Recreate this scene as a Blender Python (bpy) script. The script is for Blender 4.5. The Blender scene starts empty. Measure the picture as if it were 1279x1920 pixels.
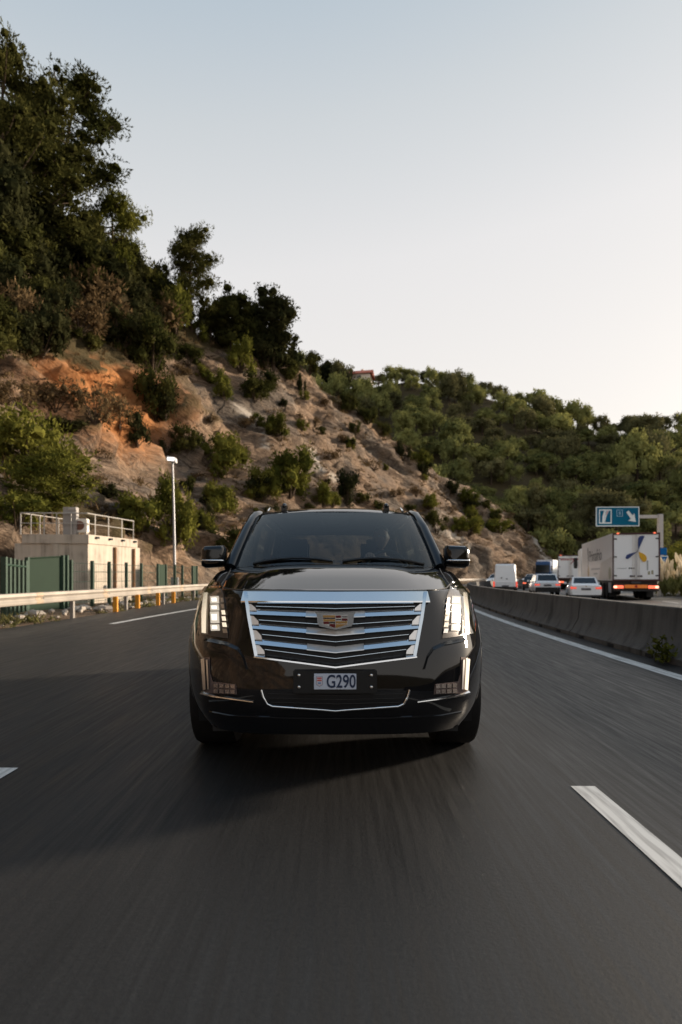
import bpy, bmesh, math, random
import numpy as np
from mathutils import Vector, Matrix, noise
from mathutils.bvhtree import BVHTree
from math import sin, cos, pi, radians, sqrt, exp, atan

scene = bpy.context.scene
COL = scene.collection

# ------------------------------------------------------------------ camera
F = 1150.0; CX = 628.0; HZ = 1080.0; EYE = 1.18      # photo pixels (1279 x 1920)
cam_d = bpy.data.cameras.new('camera')
cam = bpy.data.objects.new('camera', cam_d); COL.objects.link(cam)
cam.location = (0, 0, EYE); cam.rotation_euler = (radians(90), 0, 0)
cam_d.sensor_fit = 'VERTICAL'; cam_d.sensor_height = 36.0; cam_d.sensor_width = 24.0
cam_d.lens = F/1920*36.0
cam_d.shift_x = (639.5-CX)/1920.0
cam_d.shift_y = (HZ-960.0)/1920.0
cam_d.clip_start = 0.05; cam_d.clip_end = 3000
cam_d.dof.use_dof = True; cam_d.dof.focus_distance = 3.9; cam_d.dof.aperture_fstop = 2.2
scene.camera = cam

# ------------------------------------------------------------------ light
SUN_EL = radians(12); SUN_AZ = radians(63)            # azimuth from +Y towards +X
W = bpy.data.worlds.new('World'); scene.world = W; W.use_nodes = True
nt = W.node_tree; nt.nodes.clear()
sky = nt.nodes.new('ShaderNodeTexSky'); sky.sky_type = 'NISHITA'; sky.sun_disc = False
sky.sun_elevation = SUN_EL; sky.sun_rotation = SUN_AZ
sky.air_density = 1.0; sky.dust_density = 3.5; sky.ozone_density = 1.0
# hazy evening air: the Nishita sky blended with a pale veil that warms towards the horizon and the sun
tcw = nt.nodes.new('ShaderNodeTexCoord'); sx = nt.nodes.new('ShaderNodeSeparateXYZ'); nt.links.new(tcw.outputs['Generated'], sx.inputs[0])
ma = nt.nodes.new('ShaderNodeMath'); ma.operation = 'MULTIPLY_ADD'; ma.inputs[1].default_value = -0.10
nt.links.new(sx.outputs['X'], ma.inputs[0]); nt.links.new(sx.outputs['Z'], ma.inputs[2])
rp = nt.nodes.new('ShaderNodeValToRGB'); e = rp.color_ramp.elements
e[0].position = 0.0; e[0].color = (.87, .81, .75, 1); e[1].position = 1.0; e[1].color = (.16, .27, .42, 1)
for p_, c_ in ((.10, (.825, .77, .715)), (.28, (.775, .74, .71)), (.45, (.715, .70, .695)), (.60, (.555, .585, .605)), (.75, (.36, .45, .53))):
    k_ = e.new(p_); k_.color = (*c_, 1)
nt.links.new(ma.outputs[0], rp.inputs[0])
mxw = nt.nodes.new('ShaderNodeMix'); mxw.data_type = 'RGBA'; mxw.inputs[0].default_value = 0.975
hs = nt.nodes.new('ShaderNodeHueSaturation'); hs.inputs['Saturation'].default_value = 0.6
bg = nt.nodes.new('ShaderNodeBackground'); bg.inputs['Strength'].default_value = 0.15
wo = nt.nodes.new('ShaderNodeOutputWorld')
nt.links.new(sky.outputs[0], hs.inputs['Color']); nt.links.new(hs.outputs[0], mxw.inputs[6]); nt.links.new(rp.outputs[0], mxw.inputs[7])
nt.links.new(mxw.outputs[2], bg.inputs[0]); nt.links.new(bg.outputs[0], wo.inputs[0])
sun_d = bpy.data.lights.new('sun', 'SUN'); sun = bpy.data.objects.new('sun', sun_d); COL.objects.link(sun)
sun_d.energy = 1.25; sun_d.angle = radians(5); sun_d.color = (1.0, 0.84, 0.66)
sd = Vector((sin(SUN_AZ)*cos(SUN_EL), cos(SUN_AZ)*cos(SUN_EL), sin(SUN_EL)))
sun.rotation_euler = sd.to_track_quat('Z', 'Y').to_euler()
vs = scene.view_settings
vs.view_transform = 'Standard'; vs.look = 'None'; vs.exposure = 2.85; vs.gamma = 1.0
scene.cycles.max_bounces = 6; scene.cycles.transparent_max_bounces = 12
scene.cycles.caustics_reflective = False; scene.cycles.caustics_refractive = False
scene.cycles.use_denoising = True

# ------------------------------------------------------------------ helpers
def px2w(px, py, Y):
    return Vector(((px-CX)/F*Y, Y, EYE-(py-HZ)/F*Y))
def ray(px, py):
    return Vector(((px-CX)/F, 1.0, -(py-HZ)/F)).normalized()

_mats = {}
def node_mat(name):
    m = bpy.data.materials.new(name); m.use_nodes = True
    n = m.node_tree.nodes; b = n['Principled BSDF']
    return m, m.node_tree, b
def mat(name, col, rough=0.5, metal=0.0, spec=0.5, coat=0.0, var=0.12, scale=6.0, emit=None, estr=0.0, bump=0.0, coords='Object'):
    """plain procedural material: base colour broken up by noise, optional bump."""
    if name in _mats: return _mats[name]
    m, t, b = node_mat(name)
    N = t.nodes; L = t.links
    tc = N.new('ShaderNodeTexCoord')
    nz = N.new('ShaderNodeTexNoise'); nz.inputs['Scale'].default_value = scale; nz.inputs['Detail'].default_value = 5
    L.new(tc.outputs[coords], nz.inputs['Vector'])
    mx = N.new('ShaderNodeMix'); mx.data_type = 'RGBA'
    c = Vector(col)
    lo = tuple(max(0, x*(1-var)) for x in c)+(1,); hi = tuple(min(1, x*(1+var)) for x in c)+(1,)
    mx.inputs[6].default_value = lo; mx.inputs[7].default_value = hi
    L.new(nz.outputs['Fac'], mx.inputs[0]); L.new(mx.outputs[2], b.inputs['Base Color'])
    b.inputs['Roughness'].default_value = rough; b.inputs['Metallic'].default_value = metal
    b.inputs['Specular IOR Level'].default_value = spec
    if coat: b.inputs['Coat Weight'].default_value = coat; b.inputs['Coat Roughness'].default_value = 0.03
    if emit is not None:
        b.inputs['Emission Color'].default_value = (*emit, 1); b.inputs['Emission Strength'].default_value = estr
    if bump:
        bp = N.new('ShaderNodeBump'); bp.inputs['Strength'].default_value = bump
        L.new(nz.outputs['Fac'], bp.inputs['Height']); L.new(bp.outputs[0], b.inputs['Normal'])
    _mats[name] = m
    return m
def glass(name, tint, rough=0.0, f0=.045):
    if name in _mats: return _mats[name]
    m = bpy.data.materials.new(name); m.use_nodes = True
    t = m.node_tree; t.nodes.clear(); N = t.nodes; L = t.links
    tr = N.new('ShaderNodeBsdfTransparent'); tr.inputs[0].default_value = (*tint, 1)
    gl = N.new('ShaderNodeBsdfGlossy'); gl.inputs['Roughness'].default_value = rough
    lw = N.new('ShaderNodeLayerWeight'); lw.inputs[0].default_value = 0.5      # Schlick reflectance, the same from both sides
    pw = N.new('ShaderNodeMath'); pw.operation = 'POWER'; pw.inputs[1].default_value = 5; L.new(lw.outputs['Facing'], pw.inputs[0])
    fr = N.new('ShaderNodeMath'); fr.operation = 'MULTIPLY_ADD'; fr.inputs[1].default_value = 1-f0; fr.inputs[2].default_value = f0; L.new(pw.outputs[0], fr.inputs[0])
    mx = N.new('ShaderNodeMixShader'); o = N.new('ShaderNodeOutputMaterial')
    L.new(fr.outputs[0], mx.inputs[0]); L.new(tr.outputs[0], mx.inputs[1]); L.new(gl.outputs[0], mx.inputs[2]); L.new(mx.outputs[0], o.inputs[0])
    _mats[name] = m
    return m

class MB:
    def __init__(s): s.v = []; s.f = []; s.mi = []; s.cur = 0
    def add(s, vs, fs):
        o = len(s.v); s.v += [tuple(x) for x in vs]
        for f in fs: s.f.append(tuple(i+o for i in f)); s.mi.append(s.cur)
        return s
    def quad(s, a, b, c, d): return s.add([a, b, c, d], [(0, 1, 2, 3)])
    def hexa(s, p):      # 8 points: bottom 4 (ccw), top 4
        return s.add(p, [(0,3,2,1), (4,5,6,7), (0,1,5,4), (1,2,6,5), (2,3,7,6), (3,0,4,7)])
    def box(s, lo, hi):
        (a,b,c), (d,e,f) = lo, hi
        return s.hexa([(a,b,c),(d,b,c),(d,e,c),(a,e,c),(a,b,f),(d,b,f),(d,e,f),(a,e,f)])
    def cbox(s, c, sz, R=None):
        h = Vector(sz)*0.5; P = []
        for z in (-1, 1):
            for x, y in ((-1,-1),(1,-1),(1,1),(-1,1)):
                p = Vector((x*h.x, y*h.y, z*h.z))
                if R is not None: p = R @ p
                P.append(p+Vector(c))
        return s.hexa(P)
    def tube(s, pts, r, n=8, cap=True):
        pts = [Vector(p) for p in pts]; rs = r if isinstance(r, (list, tuple)) else [r]*len(pts)
        V = []; ref = None
        for i, p in enumerate(pts):
            d = (pts[min(i+1, len(pts)-1)]-pts[max(i-1, 0)]).normalized()
            if ref is None:
                ref = Vector((0,0,1)) if abs(d.z) < 0.9 else Vector((1,0,0))
            a = d.cross(ref).normalized(); b = a.cross(d).normalized(); ref = b
            for k in range(n):
                t = 2*pi*k/n; V.append(p+(a*cos(t)+b*sin(t))*rs[i])
        Fc = []
        for i in range(len(pts)-1):
            for k in range(n):
                Fc.append((i*n+k, i*n+(k+1)%n, (i+1)*n+(k+1)%n, (i+1)*n+k))
        if cap:
            Fc.append(tuple(range(n-1, -1, -1))); Fc.append(tuple((len(pts)-1)*n+k for k in range(n)))
        return s.add(V, Fc)
    def sweep(s, pts, prof):          # prof: function(i, p) -> list of points (closed loop)
        L_ = [prof(i, Vector(p)) for i, p in enumerate(pts)]; n = len(L_[0]); V = [q for l in L_ for q in l]
        Fc = [(i*n+k, i*n+(k+1)%n, (i+1)*n+(k+1)%n, (i+1)*n+k) for i in range(len(pts)-1) for k in range(n)]
        Fc.append(tuple(range(n-1, -1, -1))); Fc.append(tuple((len(pts)-1)*n+k for k in range(n)))
        return s.add(V, Fc)
    def grid(s, P):                   # 2d list of points
        m = len(P[0]); V = [q for r in P for q in r]
        return s.add(V, [(i*m+j, i*m+j+1, (i+1)*m+j+1, (i+1)*m+j) for i in range(len(P)-1) for j in range(m-1)])
    def disc(s, c, ax, r, n=20, h=0.0, r2=None):
        c = Vector(c); ax = Vector(ax).normalized()
        return s.tube([c-ax*h*0.5, c+ax*h*0.5], [r, r if r2 is None else r2], n)
    def prism(s, poly, o, u, v, w):   # polygon (a,b) in plane o + a*u + b*v, extruded by w
        o = Vector(o); u = Vector(u); v = Vector(v); w = Vector(w); n = len(poly)
        V = [o+u*a+v*b for a, b in poly]+[o+u*a+v*b+w for a, b in poly]
        return s.add(V, [tuple(range(n)), tuple(range(2*n-1, n-1, -1))]+[((i+1)%n, i, i+n, (i+1)%n+n) for i in range(n)])
    def sphere(s, c, r, nu=12, nv=8, fn=None):
        V = []; c = Vector(c); r = Vector(r) if not isinstance(r, (int, float)) else Vector((r, r, r))
        for j in range(nv+1):
            ph = pi*j/nv
            for i in range(nu):
                th = 2*pi*i/nu
                d = Vector((sin(ph)*cos(th), sin(ph)*sin(th), cos(ph)))
                p = Vector((d.x*r.x, d.y*r.y, d.z*r.z))
                if fn: p = fn(p, d)
                V.append(c+p)
        return s.add(V, [(j*nu+i, (j+1)*nu+i, (j+1)*nu+(i+1)%nu, j*nu+(i+1)%nu) for j in range(nv) for i in range(nu)])
    def mesh(s, name, mats, smooth=None, fix=True):
        me = bpy.data.meshes.new(name); me.from_pydata(s.v, [], s.f)
        for m in (mats if isinstance(mats, (list, tuple)) else [mats]): me.materials.append(m)
        if len(me.materials) > 1: me.polygons.foreach_set('material_index', s.mi)
        if fix:
            bm = bmesh.new(); bm.from_mesh(me)
            bmesh.ops.remove_doubles(bm, verts=bm.verts, dist=1e-5)
            bmesh.ops.recalc_face_normals(bm, faces=bm.faces); bm.to_mesh(me); bm.free()
        if smooth is not None:
            me.polygons.foreach_set('use_smooth', [True]*len(me.polygons))
            me.set_sharp_from_angle(angle=radians(smooth))
        me.update()
        return me
    def build(s, name, mats, parent=None, smooth=None, fix=True):
        return link(name, s.mesh(name, mats, smooth, fix), parent)

def link(name, me, parent=None):
    o = bpy.data.objects.new(name, me); COL.objects.link(o)
    if parent is not None: o.parent = parent
    return o
def bevel(o, w=0.01, seg=2):
    bm = bmesh.new(); bm.from_mesh(o.data)
    ed = [e for e in bm.edges if len(e.link_faces) == 2 and e.calc_face_angle(0) > 0.5]
    bmesh.ops.bevel(bm, geom=ed, offset=w, segments=seg, affect='EDGES', clamp_overlap=True)
    bm.to_mesh(o.data); bm.free()
    o.data.polygons.foreach_set('use_smooth', [True]*len(o.data.polygons)); o.data.set_sharp_from_angle(angle=radians(50))
    return o
def tag(o, label, cat, group=None):
    o['label'] = label; o['category'] = cat
    if group: o['group'] = group
    return o
def empty(name, loc, rz=0.0, label=None, cat=None, group=None):
    o = bpy.data.objects.new(name, None); COL.objects.link(o); o.location = loc; o.rotation_euler = (0, 0, rz)
    o.empty_display_size = 0.2
    if label: tag(o, label, cat, group)
    return o
def struct(o, kind='structure'):
    o['kind'] = kind; return o
def copy_thing(root, loc, rz=0.0, label=None, scale=None):
    r = root.copy(); COL.objects.link(r); r.location = loc; r.rotation_euler = (0, 0, rz)
    if label: r['label'] = label
    if scale: r.scale = scale
    for ch in list(root.children):
        c = ch.copy(); COL.objects.link(c); c.parent = r
        for g in ch.children:
            d = g.copy(); COL.objects.link(d); d.parent = c
    return r
def text_part(name, txt, m, parent, origin, u, v, size, depth=0.004, align='CENTER', width=None, bold=0.0):
    """lettering as a thin mesh lying in the plane origin + u,v (unit vectors)."""
    cu = bpy.data.curves.new(name, 'FONT'); cu.body = txt; cu.size = size; cu.extrude = depth/2; cu.offset = bold
    cu.align_x = align; cu.align_y = 'CENTER'
    ob = bpy.data.objects.new(name, cu); COL.objects.link(ob)
    dg = bpy.context.evaluated_depsgraph_get(); me = bpy.data.meshes.new_from_object(ob.evaluated_get(dg))
    bpy.data.objects.remove(ob)
    u = Vector(u).normalized(); v = Vector(v).normalized(); w = u.cross(v); o = Vector(origin)
    xs = [q.co.x for q in me.vertices]; sx = 1.0
    if width: sx = width/(max(xs)-min(xs))
    for q in me.vertices:
        c = q.co.copy(); q.co = o+u*c.x*sx+v*c.y+w*c.z
    me.materials.clear(); me.materials.append(m)
    return link(name, me, parent)

# ------------------------------------------------------------------ the road's course
def C(Y):
    if Y < 0: return Y*Y/700
    if Y < 112: return Y*Y/700+Y**3/39000
    y = 112; return y*y/700+y**3/39000+(Y-112)*(2*y/700+3*y*y/39000)
def dC(Y):
    if Y < 0: return 2*Y/700
    Y = min(Y, 112); return 2*Y/700+3*Y*Y/39000
def heading(Y): return atan(dC(Y))
def lat(Y, d):      # point at lateral offset d (metres to the right) from the reference line, at station Y
    a = heading(Y); k = d
    return Vector((C(Y)+k*cos(a), Y-k*sin(a), 0))
def rail_off(Y): return -7.75-1.1*exp(-((Y-32)/12.0)**2)
OPP = -0.28        # the opposite carriageway lies a little lower
# ------------------------------------------------------------------ ground materials
def asphalt(name, base, tint):
    m, t, b = node_mat(name); N = t.nodes; L = t.links
    uv = N.new('ShaderNodeUVMap'); uv.uv_map = 'road'
    def noise_(sx, sy, sc, det=4, rough=0.6):
        mp = N.new('ShaderNodeMapping'); mp.inputs['Scale'].default_value = (sx, sy, 1)
        L.new(uv.outputs[0], mp.inputs[0])
        z = N.new('ShaderNodeTexNoise'); z.inputs['Scale'].default_value = sc; z.inputs['Detail'].default_value = det
        z.inputs['Roughness'].default_value = rough; L.new(mp.outputs[0], z.inputs['Vector']); return z
    streak = noise_(26, 0.9, 1.0, 6, 0.7)      # wear and rubber drawn out along the lane
    tracks = noise_(0.9, 0.015, 1.0, 3)        # wheel tracks
    patch = noise_(0.35, 0.09, 1.0, 5)
    grain = noise_(1, 1, 55, 3, 0.7)
    def ramp(src, lo, hi, a, c):
        r = N.new('ShaderNodeMapRange'); r.inputs[1].default_value = lo; r.inputs[2].default_value = hi
        r.inputs[3].default_value = a; r.inputs[4].default_value = c; L.new(src, r.inputs[0]); return r.outputs[0]
    def mul(a, c):
        r = N.new('ShaderNodeMath'); r.operation = 'MULTIPLY'; L.new(a, r.inputs[0]); L.new(c, r.inputs[1]); return r.outputs[0]
    v = mul(mul(ramp(streak.outputs['Fac'], .3, .7, .52, 1.55), ramp(tracks.outputs['Fac'], .3, .7, .70, 1.28)),
            mul(ramp(patch.outputs['Fac'], .3, .7, .88, 1.12), ramp(grain.outputs['Fac'], .25, .75, .6, 1.4)))
    sp = N.new('ShaderNodeSeparateXYZ'); L.new(uv.outputs[0], sp.inputs[0])
    wob = noise_(0, .35, 1.0, 5)
    for d_, w_, amt in ((-2.28, .018, .55), (1.62, .014, .6), (-5.45, .02, .6), (4.15, .22, .45)):
        a1 = N.new('ShaderNodeMath'); a1.operation = 'MULTIPLY_ADD'; a1.inputs[1].default_value = .16; L.new(wob.outputs['Fac'], a1.inputs[0]); L.new(sp.outputs['X'], a1.inputs[2])
        a2 = N.new('ShaderNodeMath'); a2.operation = 'SUBTRACT'; a2.inputs[1].default_value = d_+.08; L.new(a1.outputs[0], a2.inputs[0])
        a3 = N.new('ShaderNodeMath'); a3.operation = 'ABSOLUTE'; L.new(a2.outputs[0], a3.inputs[0])
        v = mul(v, ramp(a3.outputs[0], w_*.4, w_*1.6, amt, 1.0))
    cm = N.new('ShaderNodeMix'); cm.data_type = 'RGBA'; cm.blend_type = 'MULTIPLY'; cm.inputs[0].default_value = 1
    cm.inputs[6].default_value = (base*tint[0], base*tint[1], base*tint[2], 1)
    cb = N.new('ShaderNodeCombineColor')
    for i in range(3): L.new(v, cb.inputs[i])
    L.new(cb.outputs[0], cm.inputs[7]); L.new(cm.outputs[2], b.inputs['Base Color'])
    b.inputs['Roughness'].default_value = 0.62; b.inputs['Specular IOR Level'].default_value = 0.4
    L.new(ramp(streak.outputs['Fac'], .3, .7, .68, .36), b.inputs['Roughness'])
    bp = N.new('ShaderNodeBump'); bp.inputs['Strength'].default_value = 0.2; bp.inputs['Distance'].default_value = 0.006
    L.new(grain.outputs['Fac'], bp.inputs['Height']); L.new(bp.outputs[0], b.inputs['Normal'])
    return m
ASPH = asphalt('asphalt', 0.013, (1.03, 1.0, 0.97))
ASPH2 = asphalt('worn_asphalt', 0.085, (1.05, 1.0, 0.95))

def paint_mat():
    m, t, b = node_mat('road_paint'); N = t.nodes; L = t.links
    uv = N.new('ShaderNodeUVMap'); uv.uv_map = 'road'
    mp = N.new('ShaderNodeMapping'); mp.inputs['Scale'].default_value = (30, 2.0, 1); L.new(uv.outputs[0], mp.inputs[0])
    z = N.new('ShaderNodeTexNoise'); z.inputs['Scale'].default_value = 1; z.inputs['Detail'].default_value = 6; L.new(mp.outputs[0], z.inputs['Vector'])
    r = N.new('ShaderNodeValToRGB'); r.color_ramp.elements[0].position = .25; r.color_ramp.elements[0].color = (.22, .21, .20, 1)
    r.color_ramp.elements[1].position = .55; r.color_ramp.elements[1].color = (.62, .61, .58, 1)
    L.new(z.outputs['Fac'], r.inputs[0]); L.new(r.outputs[0], b.inputs['Base Color']); b.inputs['Roughness'].default_value = .6
    return m
PAINT = paint_mat()

def strip(name, ys, d0, d1, z, m, ncol=1):
    """a sheet following the road between lateral offsets d0(Y) and d1(Y)."""
    f0 = d0 if callable(d0) else (lambda y: d0); f1 = d1 if callable(d1) else (lambda y: d1)
    fz = z if callable(z) else (lambda y, d: z)
    V = []; UV = []; Fc = []
    for y in ys:
        for k in range(ncol+1):
            d = f0(y)+(f1(y)-f0(y))*k/ncol; p = lat(y, d); V.append((p.x, p.y, fz(y, d))); UV.append((d, y))
    n = ncol+1
    for i in range(len(ys)-1):
        for k in range(ncol): Fc.append((i*n+k, i*n+k+1, (i+1)*n+k+1, (i+1)*n+k))
    me = bpy.data.meshes.new(name); me.from_pydata(V, [], Fc); me.materials.append(m)
    u = me.uv_layers.new(name='road')
    for lp in me.loops: u.data[lp.index].uv = UV[lp.vertex_index]
    me.update()
    return link(name, me)
def frange(a, b, s):
    n = max(1, int(round((b-a)/s))); return [a+(b-a)*i/n for i in range(n+1)]

# ground sheet, roads, markings
gm = mat('dry_soil', (0.13, 0.105, 0.065), rough=0.95, spec=0.1, var=0.45, scale=0.35)
g = MB(); g.quad((-1500,-1500,-0.75), (1500,-1500,-0.75), (1500,1500,-0.75), (-1500,1500,-0.75)); struct(g.build('ground', gm))
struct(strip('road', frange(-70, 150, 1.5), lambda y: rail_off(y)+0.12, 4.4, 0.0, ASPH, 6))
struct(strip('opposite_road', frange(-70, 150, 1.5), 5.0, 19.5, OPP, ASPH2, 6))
struct(strip('median_strip', frange(-70, 150, 1.5), 4.35, 5.05, -0.03, mat('median_concrete', (0.17,0.16,0.145), .9, var=.3, scale=2)))
def dash(name, y0, y1, d, w, z=0.004):
    return struct(strip(name, frange(y0, y1, 1.0), d-w/2, d+w/2, z, PAINT))
y = -38.55
while y < 120:
    if y+3 > -12: dash('lane_marking', y, y+3, 1.37, .135)
    if y+3 > -12: dash('lane_marking', y+.29, y+3.29, -2.03, .135)
    y += 13.0
dash('edge_line', -60, 145, 3.93, .2)
dash('edge_line', 14.75, 53, -5.9, .17)
dash('edge_line', -36, 2, -5.9, .17)
for d in (8.7, 12.2, 15.7): 
    for k in range(8): dash('lane_marking', 10+13*k, 13+13*k, d, .15, OPP+.004)
dash('edge_line', -40, 145, 5.6, .2, OPP+.004)

# ------------------------------------------------------------------ hillside (rock cutting) as one terrain sheet
# station along the road: (rock run, rock height, crest run, crest height)
CUT = [(-80, 22, 16, 45, 34), (0, 22, 18, 42, 38), (25, 20, 19, 38, 40), (45, 20, 20.5, 36, 41), (55, 22, 25, 33, 39), (65, 25, 31, 29, 35),
       (72, 25, 35, 27, 36.5), (80, 24, 35, 26, 36.5), (90, 22, 29.5, 24, 31), (100, 19, 23, 21, 24), (106, 15, 17.5, 17, 18.5), (112, 9.5, 10, 12, 11),
       (118, 4, 3, 6, 3.6), (126, 2, .4, 4, .5), (150, 2, .0, 4, .1)]
def cut_at(Y):
    for a, b in zip(CUT, CUT[1:]):
        if a[0] <= Y <= b[0]:
            t = (Y-a[0])/(b[0]-a[0]); return [a[i]+(b[i]-a[i])*t for i in range(1, 5)]
    return list(CUT[-1][1:])
def foot_off(Y): return rail_off(Y)-4.0-4.0*exp(-((Y-25)/9.0)**2)
def lerp_tab(tab, d):
    if d <= tab[0][0]: return tab[0][1]
    for (a, za), (b, zb) in zip(tab, tab[1:]):
        if d <= b: return za+(zb-za)*(d-a)/(b-a)
    return tab[-1][1]
def sst(a, b, x):
    t = min(1, max(0, (x-a)/(b-a))); return t*t*(3-2*t)
def hill_point(Y, d):
    """d metres left of the cutting's foot -> (x, y, z, veg, rust)"""
    rd, rh, td, th = cut_at(Y)
    lft = 1-sst(52, 70, Y)
    tabL = [(0, 0), (.10*rd, .17*rh), (.42*rd, .40*rh), (.60*rd, .47*rh), (.74*rd, .74*rh), (rd, rh)]
    tabR = [(0, 0), (.10*rd, .19*rh), (.5*rd, .55*rh), (.8*rd, .84*rh), (rd, rh)]
    tail = [(td, th), (td+14, th+1.5*lft-1.0*(1-lft)), (td+40, th-8-6*(1-lft)), (td+80, max(-1, th-35))]
    z = lerp_tab(tabL+tail, d)*lft+lerp_tab(tabR+tail, d)*(1-lft)
    if d < 0: z = -0.03
    p = lat(Y, foot_off(Y)-d)
    k = sst(0, 2.5, z)
    q = Vector((p.x, p.y, z))
    e = z*0.72+Y*0.62; f = z*0.62-Y*0.72
    n1 = noise.fractal(q*0.09, 1.0, 2.0, 4)
    n2 = .9-2.2*abs(noise.fractal(Vector((e*.30, f*.05, d*.04)), 0.9, 2.1, 4)); n5 = .5-1.6*abs(noise.fractal(Vector((e*.9, f*.16, 7.0)), 0.8, 2.1, 3))
    n3 = noise.fractal(q*0.55, 0.8, 2.1, 4)
    n4 = noise.turbulence(Vector((Y*.22, z*.05, 3.0)), 4, False)     # gullies running down
    out = k*(1.5*n1+1.6*n2+1.0*n5+.6*n3-1.2*(n4-.5))
    a = heading(Y); nrm = Vector((cos(a), -sin(a), 0))
    zz = z+k*(0.5*n1+.25*n3)
    if d < 0: zz = -0.03+.02*n3-.02*min(1, -d)
    q = q+nrm*out*.8; q.z = zz
    veg = sst(-1.2, 2.0, z-rh*(0.985-.05*lft)+2.0*n3) if d > rd*.5 else 0.0
    veg = max(veg, .75*sst(.25, .6, n1+.5*n3)*lft)
    if d <= 0: veg = .35+.4*n3
    rust = exp(-((Y-49)/9.5)**2)*exp(-((z-.80*rh)/5.5)**2)*lft*1.05
    return q, veg, rust, e, f
ST = frange(-70, 20, 4)+frange(21, 128, .62)
DS = frange(-4.6, 0, .8)[:-1]+frange(0, 44, .55)+frange(46, 110, 4)
V = []; VEG = []; RU = []; UVs = []
for y in ST:
    for d in DS:
        # the verge narrows to the rail near the road
        dd = d if d >= 0 else d*(rail_off(y)+0.05-foot_off(y))/4.6
        q, vg, ru, e, f = hill_point(y, dd)
        V.append(tuple(q)); VEG.append(vg); RU.append(ru); UVs.append((e, f))
n = len(DS)
FC = [(i*n+j, (i+1)*n+j, (i+1)*n+j+1, i*n+j+1) for i in range(len(ST)-1) for j in range(n-1)]
def rock_mat():
    m, t, b = node_mat('cut_rock'); N = t.nodes; L = t.links
    uv = N.new('ShaderNodeUVMap'); uv.uv_map = 'strata'
    tc = N.new('ShaderNodeTexCoord')
    mp = N.new('ShaderNodeMapping'); mp.inputs['Scale'].default_value = (1.9, .15, 1); L.new(uv.outputs[0], mp.inputs[0])
    s1 = N.new('ShaderNodeTexNoise'); s1.inputs['Scale'].default_value = 1.0; s1.inputs['Detail'].default_value = 7; s1.inputs['Roughness'].default_value = .65; L.new(mp.outputs[0], s1.inputs['Vector'])
    s2 = N.new('ShaderNodeTexNoise'); s2.inputs['Scale'].default_value = .16; s2.inputs['Detail'].default_value = 6; L.new(tc.outputs['Object'], s2.inputs['Vector'])
    s3 = N.new('ShaderNodeTexNoise'); s3.inputs['Scale'].default_value = 1.6; s3.inputs['Detail'].default_value = 8; s3.inputs['Roughness'].default_value = .7; L.new(tc.outputs['Object'], s3.inputs['Vector'])
    r1 = N.new('ShaderNodeValToRGB'); el = r1.color_ramp.elements
    el[0].position = .36; el[0].color = (.085, .066, .050, 1); el[1].position = .66; el[1].color = (.46, .365, .275, 1)
    a = el.new(.45); a.color = (.205, .150, .107, 1); a = el.new(.58); a.color = (.30, .228, .165, 1)
    mm = N.new('ShaderNodeMix'); mm.data_type = 'FLOAT'; mm.inputs[0].default_value = .36
    L.new(s1.outputs['Fac'], mm.inputs[2]); L.new(s3.outputs['Fac'], mm.inputs[3]); L.new(mm.outputs[0], r1.inputs[0])
    r2 = N.new('ShaderNodeValToRGB'); r2.color_ramp.elements[0].position = .38; r2.color_ramp.elements[0].color = (.62, .66, .72, 1); r2.color_ramp.elements[1].position = .6; r2.color_ramp.elements[1].color = (1.08, .98, .9, 1)
    L.new(s2.outputs['Fac'], r2.inputs[0])
    mu = N.new('ShaderNodeMix'); mu.data_type = 'RGBA'; mu.blend_type = 'MULTIPLY'; mu.inputs[0].default_value = 1
    L.new(r1.outputs[0], mu.inputs[6]); L.new(r2.outputs[0], mu.inputs[7])
    # fissures: thin dark lines along the strata and across them
    prev_ = mu.outputs[2]
    for sc_, lo_, amt in (((2.2, .22, 1), .03, .55), ((.5, 1.1, 1), .025, .35), ((5.0, 1.6, 1), .05, .32)):
        mp2 = N.new('ShaderNodeMapping'); mp2.inputs['Scale'].default_value = sc_; L.new(uv.outputs[0], mp2.inputs[0])
        fz = N.new('ShaderNodeTexNoise'); fz.inputs['Scale'].default_value = 1.0; fz.inputs['Detail'].default_value = 6; fz.inputs['Roughness'].default_value = .6; L.new(mp2.outputs[0], fz.inputs['Vector'])
        sb = N.new('ShaderNodeMath'); sb.operation = 'SUBTRACT'; sb.inputs[1].default_value = .5; L.new(fz.outputs['Fac'], sb.inputs[0])
        ab = N.new('ShaderNodeMath'); ab.operation = 'ABSOLUTE'; L.new(sb.outputs[0], ab.inputs[0])
        mr_ = N.new('ShaderNodeMapRange'); mr_.inputs[1].default_value = 0; mr_.inputs[2].default_value = lo_; mr_.inputs[3].default_value = 1-amt; mr_.inputs[4].default_value = 1; L.new(ab.outputs[0], mr_.inputs[0])
        mu2 = N.new('ShaderNodeMix'); mu2.data_type = 'RGBA'; mu2.blend_type = 'MULTIPLY'; mu2.inputs[0].default_value = 1
        L.new(prev_, mu2.inputs[6]); L.new(mr_.outputs[0], mu2.inputs[7]); prev_ = mu2.outputs[2]
    def attr_mix(prev, an, col0, col1, k):
        at = N.new('ShaderNodeAttribute'); at.attribute_name = an
        ad = N.new('ShaderNodeMath'); ad.operation = 'MULTIPLY_ADD'; L.new(s3.outputs['Fac'], ad.inputs[0]); ad.inputs[1].default_value = k; L.new(at.outputs['Fac'], ad.inputs[2])
        mr = N.new('ShaderNodeMapRange'); mr.inputs[1].default_value = .5*k+.25; mr.inputs[2].default_value = .5*k+.75; L.new(ad.outputs[0], mr.inputs[0])
        c = N.new('ShaderNodeMix'); c.data_type = 'RGBA'; c.inputs[6].default_value = (*col0, 1); c.inputs[7].default_value = (*col1, 1); L.new(s3.outputs['Fac'], c.inputs[0])
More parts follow.
